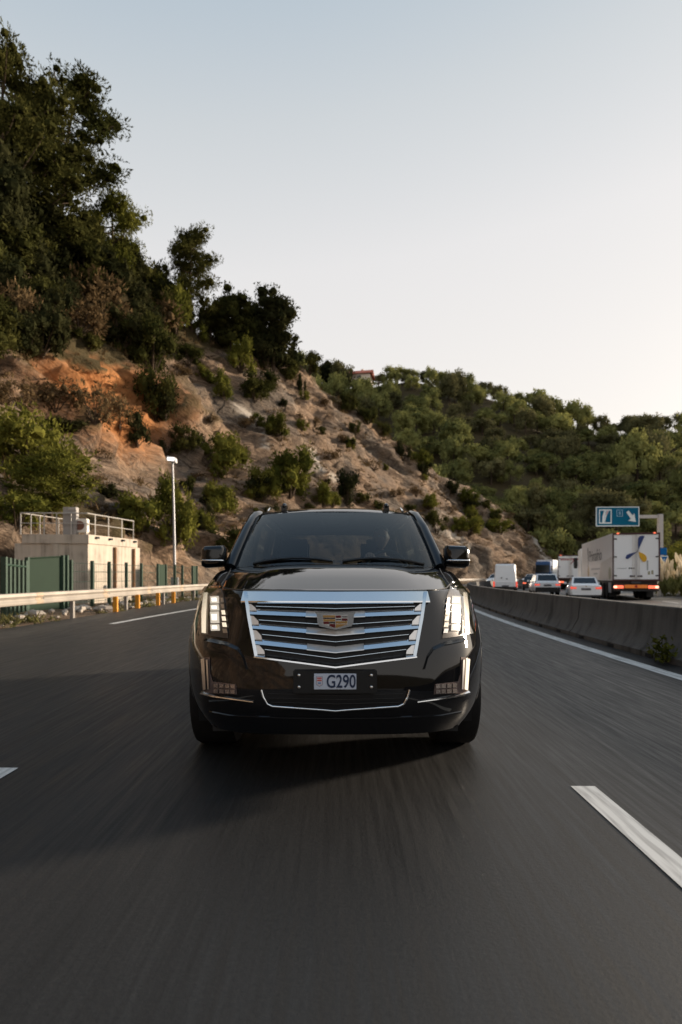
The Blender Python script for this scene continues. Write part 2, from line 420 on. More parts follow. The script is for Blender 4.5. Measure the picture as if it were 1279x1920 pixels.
        x = N.new('ShaderNodeMix'); x.data_type = 'RGBA'; L.new(mr.outputs[0], x.inputs[0]); L.new(prev, x.inputs[6]); L.new(c.outputs[2], x.inputs[7]); return x.outputs[2]
    o = attr_mix(prev_, 'rust', (.20, .080, .028), (.48, .215, .085), .6)
    o = attr_mix(o, 'pale', (.26, .22, .18), (.50, .44, .37), 1.0)
    o = attr_mix(o, 'veg', (.034, .028, .013), (.095, .070, .034), .9)
    L.new(o, b.inputs['Base Color']); b.inputs['Roughness'].default_value = .95; b.inputs['Specular IOR Level'].default_value = .12
    bp = N.new('ShaderNodeBump'); bp.inputs['Strength'].default_value = 1.0; bp.inputs['Distance'].default_value = .7
    L.new(mm.outputs[0], bp.inputs['Height']); L.new(bp.outputs[0], b.inputs['Normal'])
    return m
ROCK = rock_mat()
def terrain(name, V, FC, m, attrs, uvs):
    me = bpy.data.meshes.new(name); me.from_pydata(V, [], FC); me.materials.append(m)
    for an, vals in attrs.items():
        at = me.attributes.new(an, 'FLOAT', 'POINT'); at.data.foreach_set('value', vals)
    u = me.uv_layers.new(name='strata')
    u.data.foreach_set('uv', [c for lp in me.loops for c in uvs[lp.vertex_index]])
    me.polygons.foreach_set('use_smooth', [True]*len(me.polygons)); me.update()
    return link(name, me)
PALE = []
STK = [[(445, 762), (470, 780), (488, 800), (500, 838)], [(585, 840), (600, 885), (640, 900)], [(800, 985), (850, 1005), (880, 1025)], [(1005, 1010), (1020, 1040), (1035, 1060)], [(165, 935), (210, 965)]]
for q in V:
    v_ = 0.0
    if q[1] > 20 and q[2] > .3:
        ax = CX+F*q[0]/q[1]; ay = HZ-F*(q[2]-EYE)/q[1]
        for st in STK:
            for (x0, y0), (x1, y1) in zip(st, st[1:]):
                t = max(0, min(1, ((ax-x0)*(x1-x0)+(ay-y0)*(y1-y0))/((x1-x0)**2+(y1-y0)**2)))
                v_ = max(v_, 1-math.hypot(ax-x0-t*(x1-x0), ay-y0-t*(y1-y0))/11.0)
    PALE.append(max(0, v_))
hillside = struct(terrain('hillside', V, FC, ROCK, {'veg': VEG, 'rust': RU, 'pale': PALE}, UVs))
BV_CUT = BVHTree.FromPolygons(V, FC)

# ------------------------------------------------------------------ far wooded hill: foot line to ridge, both in plan
RIDGE = [(430, 700), (560, 712), (640, 728), (700, 728), (770, 716), (840, 728), (900, 742), (1000, 768), (1060, 795), (1140, 818), (1200, 806), (1280, 812), (1380, 800), (1700, 800)]
def far_point(a, t):
    """a: bearing (photo column it lies under), t: 0 at the foot, 1 on the ridge"""
    py = lerp_tab(RIDGE, a)
    Yr = 255-20*sst(900, 1300, a); Yf = 136+22*sst(1150, 1450, a)-12*sst(500, 1000, a)
    zr = EYE-(py-HZ)/F*Yr
    Y = Yf+(Yr-Yf)*t
    z = zr*(min(t, 1.0)**.88) if t > 0 else 0
    if t > 1: z = zr*(1-(t-1)**2*2.5)
    if t <= 0: z = -0.7
    x = (a-CX)/F*Y
    nn = noise.fractal(Vector((x*.02, Y*.02, 0)), 1, 2, 4)
    return Vector((x, Y, max(-.7, z+nn*3.5*sst(0, .2, t)*(1-.7*sst(.8, 1, t)))))
AS = frange(380, 1900, 14); TS = frange(-.02, 1.45, .0245)
V2 = [tuple(far_point(a, t)) for a in AS for t in TS]; n2_ = len(TS)
FC2 = [(i*n2_+j, (i+1)*n2_+j, (i+1)*n2_+j+1, i*n2_+j+1) for i in range(len(AS)-1) for j in range(n2_-1)]
VG2 = []
for p in V2:
    VG2.append(1.0 if not (p[0] > 60 and p[2] < 22 and noise.noise(Vector((p[0]*.06, p[1]*.06, 5))) > .05) else .25)
far_hill = struct(terrain('wooded_hill', V2, FC2, ROCK, {'veg': VG2, 'rust': [0]*len(V2)}, [(p[2], p[0]) for p in V2]))
# unseen wooded slope, added behind the viewer to darken what the car's paint mirrors
Vb = []; nb_ = 40
for i in range(nb_+1):
    for j in range(9):
        x = -260+430*i/nb_; y_ = -75-16*j; z_ = 30*(1-(1-j/8)**2)*(.8+.25*noise.noise(Vector((x*.015, 2, j*.2))))-1
        z_ *= 1-sst(90, 165, x); Vb.append((x, y_, z_))
struct(terrain('added_valley_side', Vb, [(i*9+j, (i+1)*9+j, (i+1)*9+j+1, i*9+j+1) for i in range(nb_) for j in range(8)], ROCK, {'veg': [1.0]*len(Vb), 'rust': [0]*len(Vb)}, [(p[2], p[0]) for p in Vb]))
BV_FAR = BVHTree.FromPolygons(V2, FC2)
def hit(px, py):
    o = Vector((0, 0, EYE)); d = ray(px, py); best = None
    for bv in (BV_CUT, BV_FAR):
        h = bv.ray_cast(o, d)
        if h[0] is not None and (best is None or h[3] < best[3]): best = h
    return None if best is None else best[0]

# ------------------------------------------------------------------ vegetation
def foliage(name, dark, light, transl=.25):
    m = bpy.data.materials.new(name); m.use_nodes = True
    t = m.node_tree; t.nodes.clear(); N = t.nodes; L = t.links
    at = N.new('ShaderNodeAttribute'); at.attribute_name = 'tone'
    oi = N.new('ShaderNodeObjectInfo')
    tc = N.new('ShaderNodeTexCoord'); nz = N.new('ShaderNodeTexNoise'); nz.inputs['Scale'].default_value = .8; L.new(tc.outputs['Object'], nz.inputs['Vector'])
    m1 = N.new('ShaderNodeMath'); m1.operation = 'MULTIPLY_ADD'; L.new(oi.outputs['Random'], m1.inputs[0]); m1.inputs[1].default_value = .55; L.new(at.outputs['Fac'], m1.inputs[2])
    m2 = N.new('ShaderNodeMath'); m2.operation = 'MULTIPLY_ADD'; L.new(nz.outputs['Fac'], m2.inputs[0]); m2.inputs[1].default_value = .5; L.new(m1.outputs[0], m2.inputs[2])
    mr = N.new('ShaderNodeMapRange'); mr.inputs[1].default_value = .25; mr.inputs[2].default_value = 1.55; L.new(m2.outputs[0], mr.inputs[0])
    c = N.new('ShaderNodeMix'); c.data_type = 'RGBA'; c.inputs[6].default_value = (*dark, 1); c.inputs[7].default_value = (*light, 1); L.new(mr.outputs[0], c.inputs[0])
    df = N.new('ShaderNodeBsdfDiffuse'); tr = N.new('ShaderNodeBsdfTranslucent'); mx = N.new('ShaderNodeMixShader'); mx.inputs[0].default_value = transl
    L.new(c.outputs[2], df.inputs[0]); L.new(c.outputs[2], tr.inputs[0]); L.new(df.outputs[0], mx.inputs[1]); L.new(tr.outputs[0], mx.inputs[2])
    o = N.new('ShaderNodeOutputMaterial'); L.new(mx.outputs[0], o.inputs[0])
    return m
LEAF_PINE = foliage('pine_needles', (.024, .028, .009), (.075, .071, .021))
LEAF_FRESH = foliage('fresh_pine_needles', (.048, .056, .012), (.175, .165, .034))  # brighter yellow-green leaf colour, shared by young pines, green shrubs and the weed
LEAF_OAK = foliage('oak_leaves', (.015, .018, .008), (.048, .046, .019))
LEAF_DRY = foliage('dry_twigs', (.075, .050, .026), (.17, .115, .058))
LEAF_FAR = foliage('wood_leaves', (.066, .078, .030), (.36, .345, .115))
LEAF_FAR2 = foliage('dull_wood_leaves', (.054, .054, .026), (.21, .19, .085))
BARK = mat('bark', (.07, .05, .035), .95, spec=.1, var=.4, scale=5)

def leaf_mesh(name, blobs, per, size, m, seed, aspect=.45, radial=.5, core=.70, extra=None):
    """crown: every blob (centre, radii) is a clump of small leaf quads round a ragged inner core."""
    rng = np.random.default_rng(seed); V = []; Fc = []; T = []
    for c, r in blobs:
        c = np.array(c, float); r = np.array(r, float)
        tone = rng.uniform(0, .6)
        k = int(per*(r.mean()**1.6)) if per > 0 else 0
        D = rng.normal(size=(k, 3)); D /= np.linalg.norm(D, axis=1)[:, None]
        rad = rng.uniform(.62, 1.0, (k, 1))**.8*(1+.18*np.sin(5*D[:, :1]+seed)+.12*np.sin(9*D[:, 1:2]))
        P = c+D*r*rad
        A = D*radial+rng.normal(size=(k, 3))*.55+np.array([0, 0, .15]); A /= np.linalg.norm(A, axis=1)[:, None]
        B = np.cross(A, rng.normal(size=(k, 3))); B /= np.linalg.norm(B, axis=1)[:, None]
        s = size*rng.uniform(.55, 1.25, (k, 1)); w = s*aspect
        o = len(V)
        Q = np.stack([P-B*w*.5, P+A*s*.55-B*w*.5*.9, P+A*s+B*w*.1, P+A*s*.4+B*w*.6], 1).reshape(-1, 3)
        V += Q.tolist(); Fc += [(o+4*i, o+4*i+1, o+4*i+2, o+4*i+3) for i in range(k)]
        T += (np.repeat(tone+rng.uniform(-.15, .15, k), 4)).tolist()
        if core:
            o = len(V); nu, nv = 7, 5
            for j in range(nv+1):
                for i in range(nu):
                    ph = pi*j/nv; th = 2*pi*i/nu
                    q = core*rng.uniform(.75, 1.1)
                    V.append((c[0]+r[0]*q*sin(ph)*cos(th), c[1]+r[1]*q*sin(ph)*sin(th), c[2]+r[2]*q*cos(ph))); T.append(tone)
            Fc += [(o+j*nu+i, o+(j+1)*nu+i, o+(j+1)*nu+(i+1) % nu, o+j*nu+(i+1) % nu) for j in range(nv) for i in range(nu)]
    nleaf = len(Fc)
    me = bpy.data.meshes.new(name)
    if extra:
        o = len(V); V += [list(v) for v in extra.v]; Fc += [tuple(i+o for i in f) for f in extra.f]; T += [0.2]*len(extra.v)
    me.from_pydata(V, [], Fc); me.materials.append(m)
    if extra:
        me.materials.append(BARK); me.polygons.foreach_set('material_index', [0]*nleaf+[1]*(len(Fc)-nleaf))
    at = me.attributes.new('tone', 'FLOAT', 'POINT'); at.data.foreach_set('value', T); me.update()
    return me
def make_pine(seed, H=12.0, Wd=9.0, lean=0.0, leafmat=LEAF_PINE, bare=.35, nl=15):
    R = random.Random(seed); tb = MB(); blobs = []
    pts = [Vector((lean*t*t*H*.3+R.uniform(-.15, .15), R.uniform(-.15, .15), H*.93*t)) for t in [i/7 for i in range(8)]]
    tb.tube(pts, [.24*(1-t*.8)+.03 for t in [i/7 for i in range(8)]], 7)
    for k in range(nl):
        t = bare+(1-bare)*(k+.5)/nl; i = t*7; a = pts[int(min(i, 6))].lerp(pts[int(min(i, 6))+1], i-int(min(i, 6)))
        th = k*2.4+R.uniform(-.4, .4); ln = Wd*.5*(1.05-((t-.55)*1.5)**2*.85)*R.uniform(.65, 1.1)
        if t > .9: ln *= .7
        e = a+Vector((cos(th)*ln, sin(th)*ln, ln*R.uniform(.05, .42)))
        md = a.lerp(e, .5)+Vector((0, 0, -.1*ln))
        tb.tube([a, md, e], [.09, .06, .03], 5)
        for q in range(R.randint(5, 8)):
            f = R.uniform(.45, 1.08); c = a.lerp(e, f)+Vector((R.uniform(-.8, .8), R.uniform(-.8, .8), R.uniform(-.1, .6)))
            s = R.uniform(.7, 1.35); blobs.append((c, (s, s, s*.62)))
    for q in range(4):
        s = R.uniform(.6, .95); blobs.append((pts[-1]+Vector((R.uniform(-.6, .6), R.uniform(-.6, .6), R.uniform(-.5, .7))), (s, s, s*.8)))
    return tb.mesh('pine_trunk', BARK, 60), leaf_mesh('pine_crown', blobs, 120, .36, leafmat, seed, .3, .9, .42), H, Wd
def make_round(seed, H=8.0, Wd=6.5, leafmat=LEAF_OAK, per=85, size=.30, nb=78, core=.62):
    R = random.Random(seed); tb = MB(); blobs = []
    tb.tube([(0, 0, -.3), (R.uniform(-.2, .2), R.uniform(-.2, .2), H*.3), (R.uniform(-.3, .3), 0, H*.6)], [.22, .17, .08], 7)
    for k in range(nb):
        while True:
            p = Vector((R.uniform(-1, 1), R.uniform(-1, 1), R.uniform(-1, 1)))
            if .25 < p.length < 1: break
        p.normalize(); q = R.uniform(.55, .9)
        sc = 1.0-.25*max(0, p.z)
        q = R.uniform(.35, .86); c = Vector((p.x*Wd*.5*q*sc, p.y*Wd*.5*q*sc, H*.47+p.z*H*.47*q*(1.15 if p.z < 0 else 1))); s = R.uniform(.75, 1.3)*Wd/7.0
        blobs.append((c, (s, s, s*.8)))
        if k < 8: tb.tube([(0, 0, H*.3), c.lerp(Vector((0, 0, H*.5)), .5), c], [.09, .05, .02], 5)
    return tb.mesh('tree_trunk', BARK, 60), leaf_mesh('tree_crown', blobs, per, size, leafmat, seed, .5, .4, core), H, Wd
def make_bush(name, seed, leafmat, H=2.0, Wd=2.4, nb=13, per=150, size=.17, core=.68, radial=.6):
    R = random.Random(seed); blobs = []; st = MB()
    for k in range(nb):
        th = R.uniform(0, 2*pi); rr = sqrt(R.random())*Wd*.36; z = H*R.uniform(.16, .80)*(1-.35*(rr/(Wd*.5))**2)
        s = R.uniform(.26, .46)*Wd/2.4; blobs.append(((rr*cos(th), rr*sin(th), z), (s, s, s*R.uniform(.75, 1.15))))
        st.tube([(0, 0, -.1), (rr*cos(th)*.5, rr*sin(th)*.5, z*.55), (rr*cos(th), rr*sin(th), z)], [.035, .025, .012], 4)
    return leaf_mesh(name, blobs, per*4, size, leafmat, seed, .38, radial, core, st), H, Wd
PINES = [make_pine(1), make_pine(2, lean=.5), make_pine(3, H=11, Wd=7, bare=.12, nl=22)]
FRESHPINE = [make_pine(4, 8, 7.5, 0, LEAF_FRESH, .12, 18), make_pine(5, 8, 7, .2, LEAF_FRESH, .1, 18)]
ROUNDS = [make_round(11), make_round(12, 9, 6), make_round(13, 8, 6, LEAF_PINE)]
BUSH_G = [make_bush('bush', 21+i, LEAF_FRESH) for i in range(4)]
BUSH_D = [make_bush('bush', 31+i, LEAF_OAK) for i in range(3)]
BUSH_P = [make_bush('bush', 41+i, LEAF_PINE) for i in range(3)]
BUSH_B = [make_bush('bush', 51+i, LEAF_DRY, per=80, core=.4, size=.2, radial=.9) for i in range(3)]
SETS = {'pine': PINES, 'freshpine': FRESHPINE, 'round': ROUNDS, 'green': BUSH_G, 'dark': BUSH_D, 'olive': BUSH_P, 'dry': BUSH_B}
VR = random.Random(7)
def plant(kind, px, pyb, pyt, wpx, label, cat=None, group=None, pos=None, var=None):
    """stand a plant on the terrain; its height and width come from the size it shows at that distance."""
    p = pos
    if p is None:
        for dy in (0, 6, 12, 20, 30, 45, 60):
            p = hit(px, pyb+dy)
            if p is not None: break
        if p is None: return None
    s = p.y/F; H = (pyb-pyt)*s; Wm = wpx*s
    S = SETS[kind]; v = S[(var if var is not None else VR.randrange(len(S))) % len(S)]
    rz = VR.uniform(0, 6.28) if kind not in ('pine',) else VR.uniform(-.5, .5)
    base = Vector((p.x, p.y, p.z-.15))
    if len(v) == 4:
        nm = 'pine_tree' if 'pine' in kind else 'oak_tree'
        r = empty(nm, base, rz, label, cat or 'tree', group); sc = (Wm/v[3], Wm/v[3], H/v[2])
        for m_, q in ((v[0], 'trunk'), (v[1], 'crown')): o = link(q, m_, r)
        r.scale = sc
    else:
        r = link('shrub', v[0]); r.location = base; r.rotation_euler = (0, 0, rz); r.scale = (Wm/v[2], Wm/v[2], H/v[1])
        tag(r, label, cat or 'shrub', group)
    return r
# ------------------------------------------------------------------ trees and shrubs one by one
plant('pine', 5, 470, 92, 190, 'tallest dark pine, its top highest in the upper left corner', var=0)
plant('pine', 112, 455, 165, 200, 'dark pine reaching far out to the right over the slope below the tallest pine', var=1)
plant('pine', 62, 480, 215, 180, 'low dark pine crowded under the two tall pines at the left edge', var=2)
plant('freshpine', 212, 490, 326, 105, 'olive green pine on the slope shoulder just under the outstretched pine branches')
for x_, yb_, yt_, w_, k_, v_, l_ in ((-12, 490, 250, 150, 'round', 0, 'dark leafy tree at the left picture edge under the tallest pine'), (70, 500, 330, 130, 'round', 1, 'dark leafy tree below the trunks of the two tall pines'),
        (150, 500, 375, 105, 'round', 2, 'olive leafy tree under the outstretched pine branches'), (222, 530, 428, 95, 'round', 0, 'dark leafy tree below the small pine on the slope shoulder'), (20, 520, 390, 120, 'round', 2, 'olive leafy tree at the upper rim of the dark thicket near the left edge'),
        (105, 535, 420, 110, 'round', 0, 'dark leafy tree in the middle of the upper rim of the dark thicket'), (180, 550, 440, 110, 'round', 1, 'dark leafy tree at the right of the upper rim of the dark thicket'), (252, 570, 492, 80, 'round', 1, 'dark leafy tree left of the two bright shrubs on the crest')):
    plant(k_, x_, yb_, yt_, w_, l_, var=v_)
plant('round', 288, 530, 428, 70, 'small dark oak on the skyline left of the notch of sky', var=0)
plant('pine', 357, 600, 424, 84, 'ragged slender pine standing alone on the crest right of the notch of sky', var=2)
plant('round', 434, 625, 492, 100, 'round olive crowned tree between the slender pine and the dark oak on the crest', var=2)
plant('round', 405, 610, 535, 80, 'small dull tree at the foot of the round crowned tree on the crest', var=2)
plant('round', 512, 690, 515, 112, 'big dark oak overhanging the rock face at the right end of the crest trees', var=1)
plant('round', 470, 650, 560, 80, 'dark oak half hidden left of the big overhanging oak', var=0)
plant('olive', 580, 695, 645, 55, 'low dark shrub on the crest just right of the big overhanging oak')
plant('round', 610, 728, 672, 52, 'dark bushy tree on the crest left of the red roofed house', var=0)
plant('olive', 655, 772, 728, 46, 'dark shrub on the crest right below the red roofed house')
plant('olive', 690, 795, 750, 46, 'shrub on the falling crest where the wooded hill begins')
plant('green', 330, 625, 512, 78, 'tall bright shrub on the crest left of the bare rock ledge')
plant('green', 288, 590, 500, 85, 'bright rounded shrub beside the tall one at the edge of the dark thicket')
plant('green', 372, 615, 572, 40, 'small bright shrub hanging over the bare rock ledge')
plant('olive', 286, 700, 572, 100, 'tall shaggy shrub at the upper right end of the orange earth')
plant('olive', 292, 785, 655, 92, 'shaggy shrub hanging below the tall one, right of the orange earth')
plant('olive', 262, 680, 590, 80, 'shaggy shrub pressed against the left of the tall one by the orange earth')
plant('dark', 310, 790, 705, 66, 'dark shrub at the foot of the tall shaggy shrub')
plant('dark', 258, 832, 752, 66, 'dark shrub below the orange earth on the bench')
plant('green', 453, 700, 622, 58, 'rounded green shrub clinging under the crest left of the big oak')
plant('green', 420, 748, 684, 44, 'small upright green shrub alone on the upper rock face')
plant('olive', 515, 816, 776, 46, 'flat olive shrub on the rock beside the pale rock streak')
plant('green', 420, 878, 795, 98, 'wide green shrub spreading over the middle of the rock face')
plant('dark', 315, 852, 800, 46, 'small black green shrub left of the wide green one')
plant('olive', 352, 845, 780, 66, 'olive shrub between the small dark one and the wide green one')
plant('green', 545, 930, 822, 100, 'largest green shrub low on the rock above the car roof')
plant('green', 492, 935, 860, 72, 'green shrub leaning against the left side of the largest one above the car')
plant('dark', 650, 948, 866, 52, 'dark upright shrub above the car roof, right of its middle')
plant('green', 604, 948, 892, 46, 'pale green shrub between the largest shrub and the dark upright one')
plant('olive', 705, 958, 928, 34, 'little shrub behind the right end of the car roof')
plant('green', 415, 962, 892, 72, 'round green shrub above and left of the car')
plant('green', 330, 1015, 880, 100, 'big bright shrub behind the lamp post')
plant('green', 262, 1000, 900, 105, 'green shrub left of the lamp post above the railing')
plant('dark', 210, 935, 893, 55, 'dark shrub on the scree above the middle of the railing')
plant('dark', 386, 995, 930, 44, 'black green shrub between the lamp post and the car')
plant('olive', 420, 1035, 972, 84, 'shrub at the slope foot above the left door mirror')
plant('green', 790, 882, 832, 44, 'bright shrub on the edge of the cut at the right half of the face')
plant('dark', 755, 862, 815, 38, 'dark shrub just left of the bright one on the cut edge')
plant('green', 808, 952, 914, 24, 'tiny round shrub alone on the pale rock above the right mirror')
plant('olive', 818, 1000, 950, 52, 'shrub behind the right windscreen pillar')
plant('green', 880, 1002, 956, 62, 'spreading shrub on the rock terrace right of the car')
plant('green', 938, 1002, 962, 52, 'shrub on the low end of the rock terrace')
plant('green', 888, 952, 925, 24, 'little shrub on the cut edge above the rock terrace')
plant('dark', 565, 736, 692, 22, 'slim dark shrub on the upper rock right under the big oak')
plant('olive', 665, 812, 780, 30, 'olive tuft on the rock below the falling crest')
plant('dark', 530, 762, 740, 22, 'dark tuft in the middle of the upper rock face')
plant('olive', 720, 820, 778, 40, 'olive shrub where the cut edge meets the wood')
plant('freshpine', 45, 1045, 745, 230, 'bright green pine filling the left edge behind the concrete building', pos=px2w(35, 1080, 37)-Vector((0, 0, 0.3)))
plant('freshpine', 98, 975, 848, 130, 'lower bright green young pine above the railing of the concrete building', var=1)
plant('green', 30, 985, 900, 130, 'bright green shrub under the big pine at the left edge')
plant('dry', 150, 612, 560, 70, 'brown bush hanging over the top of the orange earth')
plant('dark', 95, 640, 575, 90, 'dark bush on the upper lip of the orange earth')
plant('olive', 165, 655, 600, 80, 'olive bush on the upper lip of the orange earth')
plant('dark', -5, 1045, 930, 120, 'dark shrub at the left edge under the bright green pine', pos=px2w(-5, 1082, 35))
for i, (x, y, h, w, k, lb) in enumerate([(35, 765, 70, 85, 'dry', 'dry brown shrub at the left edge on the orange earth'), (105, 770, 70, 95, 'dry', 'dry shrub in front of the brightest orange earth'),
        (178, 790, 85, 90, 'dry', 'tallest dry shrub on the orange earth'), (225, 800, 80, 70, 'dry', 'dry shrub at the right end of the orange earth'), (110, 808, 34, 110, 'dark', 'flat dark shrub at the lower rim of the orange earth')]):
    plant(k, x, y, y-h, w, lb)
for r, py in enumerate((500, 545, 590, 625, 655, 672)):
    for c_, px in enumerate(range(-30, 300, 52)):
        x = px+VR.uniform(-16, 16)+(r % 2)*24; y = py+VR.uniform(-10, 10)
        if y > 640 and x > 260: continue
        if y > 655 and 80 < x < 240: continue
        kk = VR.choice(['dark', 'dark', 'olive', 'dark', 'dry']) if r else 'olive'
        plant(kk, x, y, y-VR.uniform(85, 130), VR.uniform(85, 125), {'dark': 'black green', 'olive': 'olive', 'dry': 'brown dry'}[kk]+' shrub '+('in the top row' if r < 2 else 'in the middle' if r < 4 else 'on the lower rim')+' of the dark thicket, '+
              ('by the left picture edge' if px < 60 else 'halfway across it' if px < 180 else 'at its right end'), group='shrubs of the dark thicket')
for px, py, s, k in [(345, 700, 22, 'dry'), (395, 790, 18, 'dry'), (460, 800, 24, 'dry'), (620, 860, 26, 'dry'), (590, 800, 20, 'dry'), (700, 880, 24, 'dry'), (740, 930, 22, 'dry'), (560, 790, 18, 'dry'),
                     (640, 830, 18, 'dry'), (780, 930, 20, 'dry'), (130, 860, 30, 'dry'), (200, 860, 26, 'dry'), (180, 905, 24, 'dry'), (370, 900, 22, 'dry'), (450, 850, 22, 'dry'), (845, 960, 18, 'dry'), (345, 660, 20, 'dry'), (610, 760, 18, 'dry')]:
    plant(k, px, py, py-s, s*1.6, 'small dry tuft '+('on the scree left of the lamp post' if px < 320 else 'on the upper rock face' if py < 810 else 'on the lower rock face')+(', near the SUV roof' if px > 560 and py > 810 else ', below the big oak' if px > 560 else ''), group='dry tufts on the rock face')

RB = random.Random(21); nbp = 0
while nbp < 62:
    m_ = RB.random()
    if m_ < .45: px = RB.uniform(290, 960); py = 1000-.12*(px-300)+RB.uniform(-75, 25) if px < 620 else 985+RB.uniform(-45, 25)      # along the slope foot
    elif m_ < .75: t_ = RB.random(); px = 330+t_*620; py = 640+t_*330+RB.uniform(5, 45)                              # under the crest
    else: px = RB.uniform(340, 800); py = RB.uniform(680, 900)
    if hit(px, py) is None or hit(px, py).y > 125: continue
    nbp += 1; s_ = RB.uniform(17, 48)*(1.15 if px < 560 else .75)
    kk = RB.choice(['green', 'olive', 'green', 'dark'])
    plant(kk, px, py, py-s_, s_*RB.uniform(1.0, 1.5), {'green': 'bright green', 'olive': 'olive', 'dark': 'black green'}[kk]+(' little' if s_ < 24 else ' knee high' if s_ < 33 else ' fuller')+' shrub '+('low on the rock face' if m_ < .45 else 'just under the rock crest' if m_ < .75 else 'midway up the rock face')+
          (', left of the SUV roof' if px < 480 else ', above the SUV' if px < 790 else ', right of the SUV'), group='small shrubs on the rock face')
for (px, yb, yt, w_, k_), lb in zip(((395, 618, 560, 60, 'olive'), (455, 650, 590, 70, 'olive'), (500, 692, 610, 80, 'dark'), (540, 700, 620, 60, 'dark'), (425, 636, 570, 60, 'dark'), (470, 665, 590, 60, 'olive'), (360, 606, 540, 55, 'dark')),
        ('olive bush under the left part of the crest trees', 'olive bush at the foot of the round crowned crest tree', 'black green bush under the big oak, its left side', 'black green bush under the big oak, its right side', 'black green bush between slender pine and round crowned tree', 'olive bush left under the big oak', 'black green bush at the foot of the slender pine')):
    plant(k_, px, yb, yt, w_, lb, group='bushes under the crest trees')
# ------------------------------------------------------------------ the far wood, tree by tree
FAR = []
for i in range(8):
    R = random.Random(80+i); blobs = []; H = 7.0; Wd = 8.0
    for k in range(17):
        th = R.uniform(0, 2*pi); rr = sqrt(R.random())*3.0; z = 4.9-.16*rr*rr+R.uniform(-.9, .7); s = R.uniform(.7, 1.5)
        blobs.append(((rr*cos(th), rr*sin(th), z), (s, s, s*.75)))
    for k in range(5):
        th = R.uniform(0, 2*pi); blobs.append(((2.6*cos(th), 2.6*sin(th), 2.6), (1.1, 1.1, 1.0)))
    tb = MB(); tb.tube([(0, 0, -1), (.1, 0, 2), (0, .1, 4.5)], [.25, .2, .1], 6)
    FAR.append(leaf_mesh('wood_tree', blobs, 85, .45, LEAF_FAR2 if i in (2, 5, 7) else LEAF_FAR, 80+i, .5, .5, .62, tb))
FR = random.Random(5); cnt = 0
def far_tree(a, t, s, label, group, vz=1.0):
    p = far_point(a, t); k_ = FR.randrange(8)
    o = link('wood_tree', FAR[k_]); o.location = (p.x, p.y, p.z-.4); o.rotation_euler = (0, 0, FR.uniform(0, 6.28))
    o.scale = (s, s, s*vz)
    size = 'narrow tall' if vz > 1.25 else 'small' if s < .85 else 'wide' if s > 1.2 else 'middling'
    tone = 'dull green' if k_ in (2, 5, 7) else 'fresh green'
    col = 'beside the rock cutting' if a < 800 else 'left of the gantry sign' if a < 1060 else 'above the gantry sign' if a < 1200 else 'at the right edge'
    row = 'low down' if t < .33 else 'halfway up' if t < .62 else 'high up'
    tag(o, f'{size} {tone} tree on the wooded skyline, {col}' if 'skyline' in group else f'{size} {tone} tree {row} on the wooded hill, {col}', 'tree', group)
a = 560
while a < 1335:
    if not 628 < a < 706: far_tree(a+FR.uniform(-6, 6), FR.uniform(.96, 1.02), FR.uniform(.9, 1.5), 'tree on the skyline of the wooded hill', 'skyline trees of the wooded hill', FR.uniform(.8, 1.5))
    a += FR.uniform(20, 34)
NR = 14
for r in range(NR):
    t = .03+.90*(r/(NR-1))**1.05
    a = 600-10*(r % 2) if t > .55 else 760+(r % 2)*14
    st = 40+4*(1-t)
    while a < 1340:
        aa = a+FR.uniform(-13, 13); tt = t+FR.uniform(-.03, .03)
        p = far_point(aa, tt)
        if not (p.z < 9 and aa > 1120 and FR.random() < .25):
            far_tree(aa, tt, FR.choice((.7, .9, 1.05, 1.25, 1.5))*FR.uniform(.85, 1.1), 'tree in the dense wood covering the hill behind the motorway', 'trees of the dense wood', FR.choice((.8, .95, 1.1, 1.3, 1.7)))
        a += st*FR.uniform(.85, 1.25)
# the thicket and the slope's shrubs carry on past the left edge of the picture
LR = random.Random(44)
for i in range(26):
    y_ = LR.uniform(22, 44); d_ = LR.uniform(18, 34); q = hill_point(y_, d_)[0]; s_ = LR.uniform(3.0, 5.5)
    v_ = SETS['dark' if i % 3 else 'olive'][i % 3]; o = link('shrub', v_[0]); o.location = q-Vector((0, 0, .4)); o.rotation_euler = (0, 0, i); o.scale = (s_/2.4, s_/2.4, s_/2.2)
    tag(o, 'dark shrub of the thicket running on beyond the left picture edge', 'shrub', 'thicket beyond the left edge')
for i in range(16):
    y_ = LR.uniform(10, 40); d_ = LR.uniform(1, 16); q = hill_point(y_, d_)[0]; s_ = LR.uniform(1.0, 2.6)
    if q.x/q.y > -.60: continue
    v_ = SETS['green' if i % 2 else 'olive'][i % 3]; o = link('shrub', v_[0]); o.location = q-Vector((0, 0, .2)); o.rotation_euler = (0, 0, i); o.scale = (s_/2.4, s_/2.4, s_/2.3)
    tag(o, 'shrub on the rock slope beyond the left picture edge', 'shrub', 'slope shrubs beyond the left edge')
